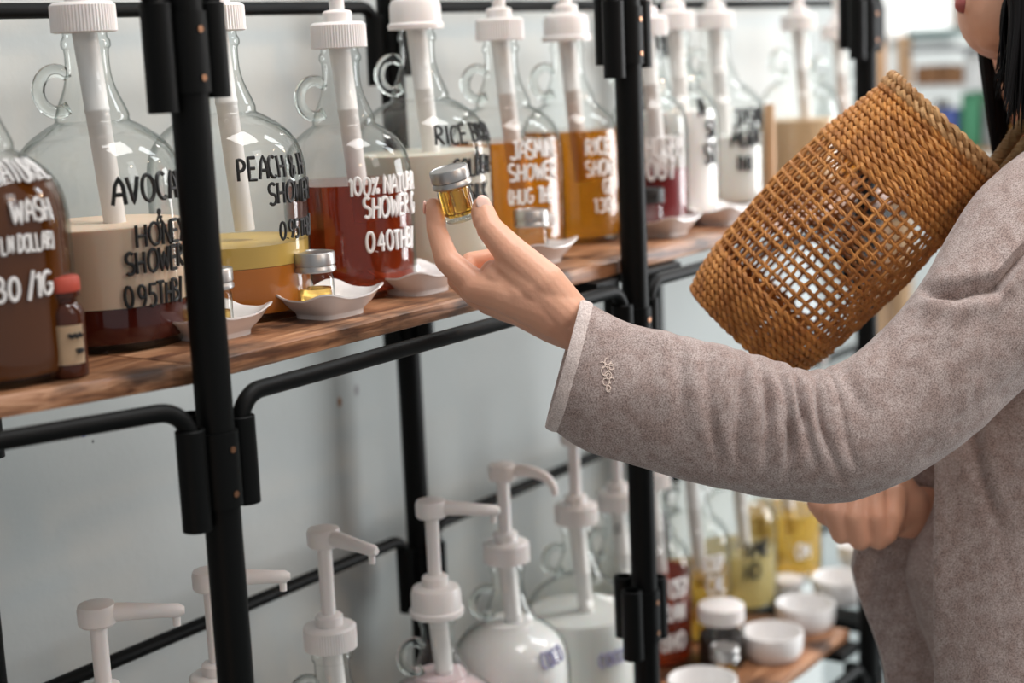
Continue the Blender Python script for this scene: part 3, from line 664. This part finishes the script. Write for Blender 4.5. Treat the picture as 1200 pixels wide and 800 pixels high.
# ---------------------------------------------------------------- far stock shelf, seen blurred on the right
XB = 3.3
def onX(u, v, x):
    d = ray(u, v); return CAM+d*((x-CX)/d.x)
def bbox(name, label, cat, u0, u1, v0, v1, mat, depth=.12, group=None, x=XB, parent=None):
    A = onX(u0, v1, x); B = onX(u1, v0, x); ya, yb = sorted((A.y, B.y)); za, zb = sorted((A.z, B.z))
    bm = BM(); box(bm, 0, depth, -(yb-ya)/2, (yb-ya)/2, 0, zb-za, .002)
    o = obj(name, bm, mat, parent, loc=(x, (ya+yb)/2, za)); 
    if label: tag(o, label, cat, group)
    return o
st = thing('stock_shelf', 'blurred stock shelving with wooden posts far behind the basket', 'shelf', (XB, onX(1120, 60, XB).y, -1.4))
ylo, yhi = onX(1290, 60, XB).y, onX(1066, 60, XB).y
def plate(v, th, mat, y1=None):
    z = onX(1110, v, XB).z; bm = BM(); box(bm, -.02, .3, ylo-st.location.y, (y1 or yhi)-st.location.y, z+1.4-th, z+1.4, .001); obj('shelf_plate', bm, mat, st); return z
ZA = plate(33, .02, pmat('teal_plate', (.38, .50, .48), .5)); ZB = plate(56, .010, M['grey']); ZC = plate(99, .012, M['box_white']); ZD = plate(174, .012, M['pale_wood'])
ZA = plate(33, .02, M['grey']) if False else ZA
for u0 in (1024, 1054):
    A = onX(u0, 42, XB); B = onX(u0+12, 42, XB)
    bm = BM(); box(bm, -.02, .02, min(A.y, B.y)-st.location.y, max(A.y, B.y)-st.location.y, 0, A.z+1.4, .001); obj('post', bm, M['pale_wood'], st)
bm = BM(); box(bm, -.02, .02, ylo-.02-st.location.y, ylo-.0005-st.location.y, 0, 1.7, .001); obj('post', bm, M['pale_wood'], st)
bm = BM(); box(bm, .0, .02, yhi+.0005-st.location.y, onX(1040, 60, XB).y-st.location.y, .6, onX(1050, 120, XB).z+1.4, .001); obj('side_panel', bm, M['pale_wood'], st)
def stock(name, label, cat, u0, u1, vt, z0, mat, group=None):
    A = onX(u0, vt, XB); B = onX(u1, vt, XB); ya, yb = sorted((A.y, B.y)); h = (A.z+B.z)/2-z0-.0006
    bm = BM(); box(bm, 0, .12, -(yb-ya)/2, (yb-ya)/2, 0, h, .002); tag(obj(name, bm, mat, loc=(XB, (ya+yb)/2, z0+.0004)), label, cat, group)
stock('cardboard_box', 'left of the two squat brown boxes far behind the basket rim', 'box', 1072, 1099, 77, ZC, M['box_brown'])
stock('cardboard_box', 'right of the two squat brown boxes far behind the basket rim', 'box', 1101, 1128, 77, ZC, M['box_brown'])
stock('cardboard_box', 'brown carton at the top of the far shelving beside the face', 'box', 1118, 1180, -14, ZA, M['box_brown'])
stock('white_carton', 'tall white carton beside the two squat brown boxes', 'box', 1130, 1147, 60, ZC, M['box_white'])
stock('white_pack', 'white pack with nothing on it, upper far shelf left of the blue carton', 'pack', 1076, 1094, 118, ZD, M['box_white'])
stock('blue_pack', 'blue carton on the lower far shelf', 'pack', 1098, 1120, 128, ZD, M['blue'])
stock('green_carton', 'green carton right of the blue carton', 'box', 1126, 1146, 108, ZD, M['green'])
stock('grey_sack', 'mottled grey sack right of the green carton', 'sack', 1152, 1182, 122, ZD, pmat('grey_cloth', (.45, .47, .46), .8, var=.4, vscale=20))

# ---------------------------------------------------------------- the held vial
VC = at(532, 224, 1.300)
VA = (Uv*.93 - Rv*.235 - Fv*.30).normalized()
hv = vial(VC-VA*.024, VA, 'vial of golden oil pinched between thumb and index finger', liq=VH, level=.98, s=1.02, group=None)
hv.name = 'held_vial'

# ---------------------------------------------------------------- the person
bm = BM()
def cp(a, b, ra, rb, seg=18): capsule(bm, at(*a), at(*b), ra, rb, seg, 6)
def chain(pts, rads):
    for (a, b), (ra, rb) in zip(zip(pts, pts[1:]), zip(rads, rads[1:])): cp(a, b, ra, rb)
def flat(a, b, ra, rb, k, wide):
    """several parallel capsules spread along 'wide' to give a flattened section"""
    A = at(*a); B = at(*b); W = Vector(wide).normalized()
    for t in (-1, -.5, 0, .5, 1): capsule(bm, A+W*(t*ra*k), B+W*(t*rb*k), ra*(1-.16*abs(t)), rb*(1-.16*abs(t)), 16, 5)
# index finger
chain([(508, 241, 1.306), (511, 268, 1.303), (524, 305, 1.298), (556, 333, 1.292)], [.0066, .0080, .0102, .0122])
cp((509, 247, 1.304), (512, 262, 1.303), .0073, .0076)
# thumb
chain([(565, 242, 1.292), (574, 268, 1.284), (600, 297, 1.277), (638, 332, 1.273), (668, 364, 1.277)], [.0080, .0108, .0138, .0170, .0150])
cp((565, 249, 1.291), (568, 258, 1.288), .0092, .0098)
# middle, ring and little finger, curled into the palm
chain([(560, 347, 1.306), (536, 328, 1.318), (551, 306, 1.328), (577, 301, 1.330)], [.0105, .0085, .0078, .0072])
chain([(572, 354, 1.322), (548, 337, 1.338), (560, 314, 1.346), (586, 309, 1.340)], [.0100, .0082, .0074, .0068])
chain([(586, 361, 1.336), (565, 350, 1.353), (573, 330, 1.360), (594, 321, 1.354)], [.0092, .0074, .0066, .0060])
# palm and back of the hand
chain([(556, 336, 1.292), (590, 343, 1.284), (632, 358, 1.279), (672, 378, 1.280)], [.0128, .0160, .0190, .0205])
chain([(562, 346, 1.306), (600, 358, 1.294), (640, 372, 1.288), (676, 384, 1.286)], [.0110, .0130, .0170, .0195])
chain([(573, 354, 1.322), (610, 364, 1.308), (650, 380, 1.298), (680, 388, 1.294)], [.0106, .0130, .0160, .0185])
chain([(586, 361, 1.336), (622, 370, 1.322), (655, 382, 1.308)], [.0098, .0120, .0150])
chain([(606, 322, 1.284), (596, 340, 1.285), (575, 336, 1.290)], [.0100, .0125, .0110])
chain([(640, 338, 1.280), (640, 362, 1.290), (610, 345, 1.300)], [.0135, .0160, .0130])
chain([(600, 312, 1.281), (628, 338, 1.277), (662, 368, 1.276)], [.0150, .0185, .0190])
chain([(585, 326, 1.286), (612, 346, 1.281), (650, 370, 1.279)], [.0140, .0180, .0190])
chain([(577, 318, 1.292), (600, 330, 1.288)], [.0095, .0120])
# wrist and forearm up to the elbow (inside the sleeve)
chain([(672, 379, 1.281), (700, 398, 1.280), (760, 440, 1.278), (860, 478, 1.276), (985, 508, 1.275)], [.0210, .0205, .0230, .0300, .0380])
chain([(676, 384, 1.292), (705, 404, 1.290), (760, 442, 1.290)], [.0195, .0185, .0210])
hand = remeshed('person', bm, M['skin'], .00105, 9)
tag(hand, 'person in a heather grey jacket with black hair reaching out to hold a vial', 'person')
# second hand, forearms, upper arms, neck and head: coarser, joined to the same body mesh
bm = BM()
chain([(985, 505, 1.275), (1130, 395, 1.295), (1262, 270, 1.36)], [.040, .045, .050])
sh = at(1262, 270, 1.36); 
D0 = 1.50
cp((1250, 250, 1.37), (1330, 230, 1.62), .060, .055); cp((1300, 560, 1.50), (1290, 300, 1.50), .11, .10)
cp((1252, 140, 1.47), (1275, 260, 1.50), .046, .060)
chain([(1330, 250, 1.60), (1330, 500, 1.62), (1120, 590, 1.53), (1062, 602, 1.49)], [.050, .040, .028, .024])
big = remeshed('tmpbody', bm, M['skin'], .006, 6)
bm = BM()
# other hand: fist hanging below the arm, fingers curled
cp((1062, 596, 1.49), (1015, 590, 1.475), .024, .024); cp((1050, 580, 1.49), (1000, 578, 1.480), .022, .020)
for a, b, c, r in (((962, 572, 1.470), (957, 590, 1.458), (968, 605, 1.462), .0085), ((982, 575, 1.462), (978, 600, 1.450), (986, 625, 1.456), .0098),
                   ((1003, 577, 1.458), (1001, 605, 1.446), (1008, 632, 1.452), .0100), ((1024, 578, 1.458), (1026, 605, 1.446), (1030, 632, 1.452), .0096)):
    chain([a, b, c, (c[0]+18, c[1]-14, c[2]+.022)], [r*1.1, r*1.05, r, r*.85])
chain([(1048, 582, 1.47), (1046, 606, 1.452), (1040, 626, 1.450)], [.012, .011, .009])
fist = remeshed('tmpfist', bm, M['skin'], .0018, 5)
# head in profile, facing left
HS = .00071      # metres per picture pixel at the face
HD = 1.335
bm = BM()
def hp(u, v, d=0): return at(u, v, HD+d)
I3 = (Rv, Uv, Fv)
ellipsoid(bm, hp(1235, -105, .075), I3, (.088, .098, .070), 32, 20)
ellipsoid(bm, hp(1190, -60, .075), I3, (.060, .085, .060), 28, 18)
ellipsoid(bm, hp(1180, 10, .075), I3, (.042, .045, .050), 24, 16)
for s in (-1, 1): capsule(bm, hp(1165, 40, .075+s*.012), hp(1245, -15, .075+s*.052), .016, .016, 14, 5)
capsule(bm, hp(1161, 38, .075), hp(1178, 34, .075), .0155, .017, 16, 6)
capsule(bm, hp(1152, 28, .063), hp(1152, 28, .087), .0125, .0125, 14, 5)
capsule(bm, hp(1138, 6, .061), hp(1138, 6, .089), .0085, .0085, 14, 5)
capsule(bm, hp(1148, -4, .055), hp(1148, -4, .095), .010, .010, 14, 5)
capsule(bm, hp(1141, -15, .065), hp(1141, -15, .085), .0085, .0085, 14, 5)
chain2 = [hp(1150, -100, .075), hp(1128, -55, .075), hp(1118, -38, .075)]
capsule(bm, chain2[0], chain2[1], .009, .011, 14, 5); capsule(bm, chain2[1], chain2[2], .011, .0085, 14, 5)
for s in (-1, 1):
    capsule(bm, hp(1130, -34, .075+s*.012), hp(1137, -36, .075+s*.013), .007, .007, 12, 4)
    capsule(bm, hp(1158, -112, .075+s*.012), hp(1178, -118, .075+s*.045), .008, .009, 12, 4)
    ellipsoid(bm, hp(1250, -60, .075+s*.068), I3, (.017, .030, .006), 16, 10)
cp((1215, 20, 1.42), (1252, 140, 1.47), .046, .050)
head = remeshed('tmphead', bm, M['skin'], .0024, 7)
def join_into(dst, srcs):
    b = BM()
    for o in [dst]+srcs: b.from_mesh(o.data)
    b.to_mesh(dst.data); b.free()
    for p in dst.data.polygons: p.use_smooth = True
    for o in srcs: bpy.data.objects.remove(o)
join_into(hand, [big, fist, head])
person = hand
# lips, eyes
bm = BM()
capsule(bm, hp(1129, 5, .064), hp(1129, 5, .086), .0078, .0078, 14, 5); capsule(bm, hp(1128, -7, .064), hp(1128, -7, .086), .0060, .0060, 14, 5)
obj('lips', bm, M['lip'], person)
for s in (-1, 1):
    bm = BM(); ellipsoid(bm, hp(1160, -88, .075+s*.030), I3, (.0115, .0095, .0115), 18, 12); e_ = obj('eye', bm, M['eye'], person)
    bm = BM(); ellipsoid(bm, hp(1147, -88, .075+s*.030), I3, (.0028, .0050, .0050), 14, 10); obj('iris', bm, M['iris'], e_)
# nails
def nail(c, nrm, up, w_, h_):
    n = Vector(nrm).normalized(); u_ = (Vector(up)-n*Vector(up).dot(n)).normalized(); s_ = n.cross(u_)
    bm = BM(); ellipsoid(bm, Vector(c), (s_, u_, n), (w_, h_, .0013), 18, 10); obj('fingernail', bm, M['nail'], person)
nail(at(566.5, 238, 1.2850), -Fv*.93+Uv*.25+Rv*.15, Uv-Rv*.35, .0058, .0072)
nail(at(497.8, 243, 1.309), -Rv*.9+Fv*.3, Uv, .0042, .0058)

# hair
bm = BM()
hc = hp(1246, -112, .075)
ellipsoid(bm, hc, I3, (.094, .106, .084), 36, 24)
for v in bm.verts:      # open the face side
    d = v.co-hc; x = d.dot(Rv); 
    if x < -.045: v.co += Rv*(-.045-x)*.85
body_h = BM()
rnd = random.Random(3)
def lock(u0, v0, u1, v1, u2, v2, d, r0, r1):
    P = catmull([hp(u0, v0, d), hp((u0+u1)/2-2, (v0+v1)/2, d), hp(u1, v1, d), hp(u2, v2, d)], 7)
    n = len(P); tube(bm, P, [r0+(r1-r0)*(k/(n-1))**1.4 for k in range(n)], 8)
for i in range(150):
    d = rnd.uniform(-.012, .060); t = rnd.random(); x = 1186+t*75
    lock(x-6, -100, x+rnd.uniform(-4, 4), 10+rnd.uniform(-10, 10), x-10*(1-t)+rnd.uniform(-5, 5), 120+60*t+rnd.uniform(-14, 24), d, .0060, .0003)
for i in range(90):
    d = rnd.uniform(.020, .055); x = rnd.uniform(1172, 1196)
    lock(1190+rnd.uniform(-4, 4), -60, x, 40, 1163+rnd.uniform(0, 24), 92+rnd.uniform(-16, 26), d, .0022, .00015)
for i in range(60):
    d = rnd.uniform(.10, .16); x = rnd.uniform(1190, 1290)
    lock(x, -90, x+4, 30, x+rnd.uniform(-6, 6), 150+rnd.uniform(-20, 30), d, .0085, .001)
for i in range(230):     # the back and both sides of the head
    a = rnd.uniform(-2.25, 2.25); d_ = Rv*math.cos(a)*.088+Fv*math.sin(a)*.080
    if -2.25 < a < -1.2 or 1.2 < a < 2.25: ln = rnd.uniform(.20, .235)
    else: ln = rnd.uniform(.235, .275)
    p0 = hc+d_*.80+Uv*.055; p1 = hc+d_*1.03-Uv*.02; p2 = hc+d_*.93-Uv*.12; p3 = hc+d_*.80-Uv*ln
    P = catmull([p0, p1, p2, p3], 7); n = len(P); tube(bm, P, [.0095*(1-(k/(n-1))**2.2)+.0012 for k in range(n)], 8)
obj('hair', bm, M['hair'], person)

# ---------------------------------------------------------------- jacket
# stations along the sleeve: upper edge, lower edge (picture places), distance, depth radius
ST = [((690, 354), (649, 502), 1.272, .036), ((738, 375), (692, 529), 1.272, .038), ((798, 391), (752, 547), 1.270, .040), ((858, 405), (815, 566), 1.268, .041),
      ((915, 424), (872, 580), 1.266, .042), ((952, 434), (930, 587), 1.265, .043), ((985, 424), (988, 587), 1.266, .044), ((1020, 398), (1048, 568), 1.270, .045),
      ((1056, 364), (1100, 538), 1.276, .046), ((1086, 322), (1150, 500), 1.285, .048), ((1112, 272), (1204, 452), 1.298, .052), ((1150, 222), (1262, 404), 1.315, .056),
      ((1205, 176), (1320, 370), 1.340, .060), ((1262, 158), (1372, 352), 1.372, .060), ((1318, 178), (1392, 325), 1.405, .056), ((1350, 215), (1388, 290), 1.43, .035)]
NS = 20; NA = 132
def sleeve_grid():
    A = catmull([Vector((*s[0], 0)) for s in ST], NS); B = catmull([Vector((*s[1], 0)) for s in ST], NS)
    Dd = catmull([Vector((s[2], s[3], 0)) for s in ST], NS); return A, B, Dd
SA, SB, SD = sleeve_grid()
bm = BM(); rows = []; acc = 0; prev = None
rr_ = random.Random(11)
fold = []      # wrinkle ridges: position along sleeve, slant, strength, width
for s_, sl, am, wd in ((.128, .020, .0022, .013), (.172, .05, .0036, .011), (.207, .045, .0040, .011), (.240, .06, .0046, .011), (.272, .055, .0050, .011),
                       (.305, .06, .0052, .011), (.338, .065, .0044, .011), (.372, .06, .0036, .011)):
    fold.append((s_, sl, am, wd))
for i, (a, b, dd) in enumerate(zip(SA, SB, SD)):
    t = i/(len(SA)-1)*15/13; C0 = at((a.x+b.x)/2, (a.y+b.y)/2, dd.x); Pa = at(a.x, a.y, dd.x); Pb = at(b.x, b.y, dd.x)
    E = (Pa-Pb)/2; h = E.length; e_ = E.normalized(); row = []
    for k in range(NA):
        th = 2*PI*k/NA; c, s_ = math.cos(th), math.sin(th)      # c=1 top, c=-1 bottom, s=1 towards the camera
        n = (e_*c*1.0/h - Fv*s_/dd.y).normalized()
        P = C0 + e_*(h*c) - Fv*(dd.y*s_)
        disp = 0
        for fs, sl, am, wd in fold:
            q = t*.86 - fs*1.0 + sl*(c-.1)*.55 + .005*math.sin(c*3.2+fs*40)
            env = max(0, 1-((c-.30+.15*math.sin(fs*77))/.92)**2)*(1 if c < .7 else 1-.55*(c-.7)/.3)
            disp += 1.5*am*(.45*math.exp(-(q/(wd*1.1))**2) - 1.0*math.exp(-((q-wd*1.25)/(wd*.62))**2))*env*(.75+.9*noise.noise(Vector((fs*60, c*1.7, 0))))
        disp += .0016*noise.noise(Vector((t*16, c*1.6, s_*1.6+3)))+.0030*noise.noise(Vector((t*6, c*1.2+5, s_*1.2)))
        disp += .0005*noise.noise(P*70)
        # the crease where sleeve and bodice meet
        u_, v_, _ = px(P)
        if s_ > 0:
            yc = interp([(1075, 338), (1120, 344), (1168, 335), (1200, 296), (1240, 250)], u_)
            if u_ > 1068:
                q = (v_-yc)/9; k2 = min(1, (u_-1068)/20)*max(0, 1-max(0, u_-1185)/60)
                disp += (-.0110*math.exp(-q*q*1.4) + .0045*math.exp(-((q-2.0)/1.5)**2)+.0035*math.exp(-((q+1.8)/1.5)**2))*k2*min(1, s_*1.6)
            # diagonal fold running down from the crease
            q = ((u_-1168)*.62+(v_-335)*.78)/7; 
            for (x0, y0, x1, y1, am, wd) in ((1165, 338, 1105, 420, .0030, 9), (1175, 345, 1150, 440, .0020, 9), (1010, 470, 990, 560, .002, 10), (985, 430, 1015, 480, .0025, 8), (1120, 500, 1200, 440, .0020, 8)):
                dx, dy = x1-x0, y1-y0; L2 = dx*dx+dy*dy; tt = max(0, min(1, ((u_-x0)*dx+(v_-y0)*dy)/L2)); ds = math.hypot(u_-x0-dx*tt, v_-y0-dy*tt)
                disp -= am*math.exp(-(ds/wd)**2)*(1-.5*tt)*min(1, s_*1.6)
        row.append(bm.verts.new(P+n*disp))
    rows.append(row)
for a, b in zip(rows, rows[1:]):
    for k in range(NA): bm.faces.new((a[k], a[(k+1) % NA], b[(k+1) % NA], b[k]))
# lining: the tube turns in at the cuff
axis0 = (at(740, 452, 1.272)-at(670, 428, 1.272)).normalized(); inn = []; c0 = sum((v.co for v in rows[0]), Vector())/NA
for sc, off in ((.955, .0), (.93, .01), (.90, .05)):
    inn.append([bm.verts.new(c0+(v.co-c0)*sc+axis0*off) for v in rows[0]])
for a, b in zip(inn, inn[1:]):
    for k in range(NA): bm.faces.new((b[k], b[(k+1) % NA], a[(k+1) % NA], a[k]))
for k in range(NA): bm.faces.new((inn[0][k], inn[0][(k+1) % NA], rows[0][(k+1) % NA], rows[0][k]))
cuff_ring = [v.co.copy() for v in rows[0]]
jk = thing('jacket', None, None, (0, 0, 0)); jk.parent = person
for p in ('label', 'category'):
    if p in jk: del jk[p]
sleeve = obj('sleeve', bm, M['jersey'], jk)
# ribbed cuff band
bm = BM(); rws = []
prof = [(.965, .004), (.955, -.001), (.965, -.0055), (.99, -.0070), (1.015, -.0055), (1.026, -.001), (1.018, .0025), (1.000, .0035)]
for sc, off in prof: rws.append([bm.verts.new(c0+(p-c0)*(sc+(.006 if k % 2 and .97 < sc else 0))+axis0*off) for k, p in enumerate(cuff_ring)])
for a, b in zip(rws, rws[1:]):
    for k in range(NA): bm.faces.new((a[k], a[(k+1) % NA], b[(k+1) % NA], b[k]))
obj('cuff', bm, M['rib'], jk)
# embroidery on the sleeve: a small curly motif lying on the surface
from mathutils.bvhtree import BVHTree
bv = BVHTree.FromPolygons([v.co for v in sleeve.data.vertices], [p.vertices[:] for p in sleeve.data.polygons])
bm = BM()
def curl(cu, cv, r, a0, turns, dr=.25):
    P = []
    for k in range(26):
        a = a0+turns*2*PI*k/25; q = r*(1-dr*k/25); h = bv.ray_cast(CAM, (at(cu+q*math.cos(a), cv+q*1.2*math.sin(a), 1)-CAM).normalized())
        if h[0] is not None: P.append(h[0]-Fv*.0004)
    if len(P) > 3: tube(bm, P, .00042, 5)
for a in ((712, 423, 4.0, 0, .8), (716, 430, 4.5, 2, 1.6, .7), (709, 434, 5, 1, .7), (713, 440, 4.5, 3, 1.7, .7), (710, 447, 4, 0, .9), (713, 455, 3.5, 1, 1.5, .6), (706, 428, 3.5, 4, .7), (717, 446, 3.2, 2, .8)): curl(*a)
obj('embroidery', bm, M['embroidery'], jk)
# bodice
TL = [(150, 1240), (200, 1222), (250, 1190), (300, 1160), (350, 1140), (420, 1120), (480, 1085), (530, 1052), (575, 1040), (620, 1017), (650, 1006), (670, 1003), (700, 1010), (740, 1026), (770, 1037), (800, 1044), (860, 1048), (960, 1052)]
bm = BM(); rows = []; NB = 150
for i in range(160):
    v = 150+(1020-150)*i/159; ul = interp(TL, v); ur = interp([(150, 1335), (200, 1400), (260, 1435), (500, 1420), (800, 1400), (960, 1400)], v)
    Dc = interp([(150, 1.50), (400, 1.50), (800, 1.485), (960, 1.48)], v); C0 = at((ul+ur)/2, v, Dc); hw = (ur-ul)/2/FPX*Dc; dr = interp([(150, .055), (178, .105), (212, .150), (260, .165), (330, .160), (430, .140), (500, .128)], v); row = []
    for k in range(NB):
        th = 2*PI*k/NB; c, s_ = math.cos(th), math.sin(th); ex = .8
        cx_ = math.copysign(abs(c)**ex, c); sx = math.copysign(abs(s_)**ex, s_)
        P = C0+Rv*(hw*cx_)-Fv*(dr*sx); n = (Rv*c-Fv*s_).normalized(); u_, v_, _ = px(P); disp = 0
        if s_ > 0:
            q = (u_-1081)/8; disp += (-.010*math.exp(-q*q) - (.045/(1+math.exp(-(1076-u_)/4))))*min(1, max(0, (v_-480)/60))
            x_ = interp([(520, 1140), (560, 1150), (620, 1172), (680, 1185)], v_); disp -= .007*math.exp(-((u_-x_)/7)**2)*max(0, min(1, (690-v_)/120))
            x_ = interp([(520, 1176), (600, 1184), (690, 1177), (800, 1166)], v_); disp -= .0022*math.exp(-((u_-x_)/2.2)**2)
            disp += .003*noise.noise(Vector((u_*.012, v_*.006, 2)))
        row.append(bm.verts.new(P+n*disp))
    rows.append(row)
for a, b in zip(rows, rows[1:]):
    for k in range(NB): bm.faces.new((a[k], a[(k+1) % NB], b[(k+1) % NB], b[k]))
bm.faces.new(rows[0]); bm.faces.new(rows[-1][::-1])
bmesh.ops.recalc_face_normals(bm, faces=bm.faces)
obj('bodice', bm, M['jersey'], jk)
# trousers and shoes, below the picture
hipc = at(1222, 1000, 1.48); tro = BM()
for sg in (-1, 1):
    q0 = hipc+Fv.cross(Vector((0, 0, 1))).normalized()*0+Vector((Fv.x, Fv.y, 0)).normalized()*(sg*.075)
    q0.z = -.66; kn = q0+Vector((-.02, .01, -.34)); an = Vector((q0.x, q0.y, -1.335))
    tube(tro, catmull([q0, (q0+kn)/2, kn, (kn+an)/2, an], 6), [.095-.045*k/24 for k in range(25)], 26)
    sh_ = BM(); toe = -Vector((Rv.x, Rv.y, 0)).normalized()
    capsule(sh_, Vector((an.x, an.y, -1.362))-toe*.03, Vector((an.x, an.y, -1.368))+toe*.13, .037, .031, 18, 6)
    box(sh_, an.x-.03, an.x+.03, an.y-.03, an.y+.03, -1.399, -1.37)
    obj('shoe', sh_, M['hair'], person)
obj('trousers', tro, pmat('dark_trousers', (.03, .032, .04), .8), person)
# far sleeve
bm = BM(); P = catmull([at(1335, 240, 1.60), at(1345, 400, 1.63), at(1325, 510, 1.63), at(1200, 578, 1.57), at(1095, 598, 1.515)], 10)
tube(bm, P, [.068-.022*k/(len(P)-1) for k in range(len(P))], 30)
obj('sleeve', bm, M['jersey'], jk)

# ---------------------------------------------------------------- basket
bag = thing('straw_basket', 'woven straw basket bag of open netting hanging tilted behind the grey sleeve', 'bag', (0, 0, 0))
B0 = at(868, 388, 1.455); B1 = at(1103, 148, 1.400); AX = (B1-B0); BL = AX.length; AX.normalize()
SIDE = (at(1150, 210, 1.40)-at(1052, 88, 1.40)); SIDE = (SIDE-AX*SIDE.dot(AX)).normalized(); DEP = AX.cross(SIDE).normalized()
if DEP.dot(Fv) > 0: DEP = -DEP      # towards the camera
def bag_pt(t, a, off=0):
    """t along the axis 0..1 from bottom to rim, a around"""
    wdt = interp([(0, .0580), (.08, .0640), (.22, .0700), (.5, .0735), (.72, .0705), (.88, .0640), (1, .0600)], t)
    dpt = interp([(0, .048), (.12, .060), (.5, .064), (.75, .052), (1, .034)], t)
    c, s_ = math.cos(a), math.sin(a); e = .86
    c2 = math.copysign(abs(c)**e, c); s2 = math.copysign(abs(s_)**e, s_)
    sag = .004*math.sin(t*PI)
    return B0+AX*(BL*t)+SIDE*((wdt+off)*c2)+DEP*((dpt+off)*s2+sag)
def ring_rope(bm, t, r, amp, pitch, hand=1, n=300, off=0):
    for ph in (0, PI):
        P = []
        for k in range(n):
            a = 2*PI*k/n; th = hand*a*pitch+ph; p = bag_pt(t+amp*math.sin(th)/BL, a, off+amp*math.cos(th)); P.append(p)
        tube(bm, P, r, 5, closed=True)
T_TOP = .715; T_BOT = .175
bm = BM(); n = 11
for i in range(n): ring_rope(bm, T_TOP+(.962-T_TOP)*i/(n-1)+.0015*math.sin(i*3.3), .00215+.0001*math.sin(i*2), .0017, 25)
obj('dense_band', bm, M['straw'], bag)
bm = BM()
for t, off in ((.985, .001), (1.012, .0015), (1.008, -.0035)): ring_rope(bm, t, .0026, .0022, 22, 1, 300, off)
obj('rim_braid', bm, M['straw_pale'], bag)
bm = BM(); n = 8
for i in range(n): ring_rope(bm, .0+(T_BOT)*i/(n-1), .00215, .0017, 25)
obj('bottom_band', bm, M['straw'], bag)
# closed base: spiral of cord
bm = BM(); P = []; N_ = 900
for k in range(N_):
    f = k/(N_-1); a = 2*PI*14*f; q = bag_pt(0, a); c_ = B0-AX*.003; P.append(c_+(q-c_)*(1-f*.97))
tube(bm, P, .0024, 5); obj('base', bm, M['straw'], bag)
# open net: cords along the axis and twined rings
NV = 42
bm = BM()
for j in range(NV):
    a0 = 2*PI*j/NV; P = []
    for k in range(61):
        t = T_BOT-.01+(T_TOP-T_BOT+.02)*k/60; P.append(bag_pt(t, a0+.007*math.sin(k*.9+j*2.1), .0007*math.sin(k*PI/60*14+j*PI)))
    tube(bm, P, .0015, 6)
tag(obj('net_cord', bm, M['straw'], bag), kind='stuff')
bm = BM(); n = 14
for i in range(1, n): ring_rope(bm, T_BOT+(T_TOP-T_BOT)*i/n+.0006*math.sin(i*5), .0012, .0010, 34, 1, 300)
tag(obj('net_ring', bm, M['straw'], bag), kind='stuff')
# handles: rope loops going up over the shoulder
def rope(bm, pts, r, pitch, amp, strands=3):
    P = catmull(pts, 30); fr = frames(P); s = 0
    for ph in range(strands):
        Q = []; s = 0
        for i, (p, (t, N, B)) in enumerate(zip(P, fr)):
            if i: s += (P[i]-P[i-1]).length
            a = s/pitch*2*PI+ph*2*PI/strands; Q.append(p+N*(amp*math.cos(a))+B*(amp*math.sin(a)))
        tube(bm, Q, r, 7)
for pts in ([(1150, 206, 1.412), (1166, 190, 1.405), (1205, 138, 1.392), (1245, 110, 1.385), (1300, 170, 1.52), (1330, 330, 1.66)],
            [(1163, 214, 1.400), (1180, 197, 1.392), (1216, 152, 1.380), (1252, 122, 1.375), (1308, 175, 1.52), (1335, 340, 1.67)]):
    bm = BM(); rope(bm, [at(*p) for p in pts], .0034, .012, .0030); obj('handle', bm, M['strap'], bag)
bm = BM()
for k in range(5):
    c_ = at(1152+k*3.2, 214+k*1.0-abs(k-2)*2, 1.402); P = [c_+Rv*.0035*math.cos(q*PI/6)+(Uv*.004)*math.sin(q*PI/6)-Fv*.007*math.cos(q*PI/6) for q in range(12)]
    tube(bm, P, .0022, 7, closed=True)
obj('handle_wrap', bm, M['straw_pale'], bag)
bm = BM(); rope(bm, [at(*p) for p in ((1185, 178, 1.47), (1192, 135, 1.475), (1200, 100, 1.48), (1225, 70, 1.50))], .0055, .02, .004)
tag(obj('handle', bm, pmat('ochre_strap', (.66, .40, .12), .6, bump=.3), bag), 'ochre handle, further back')
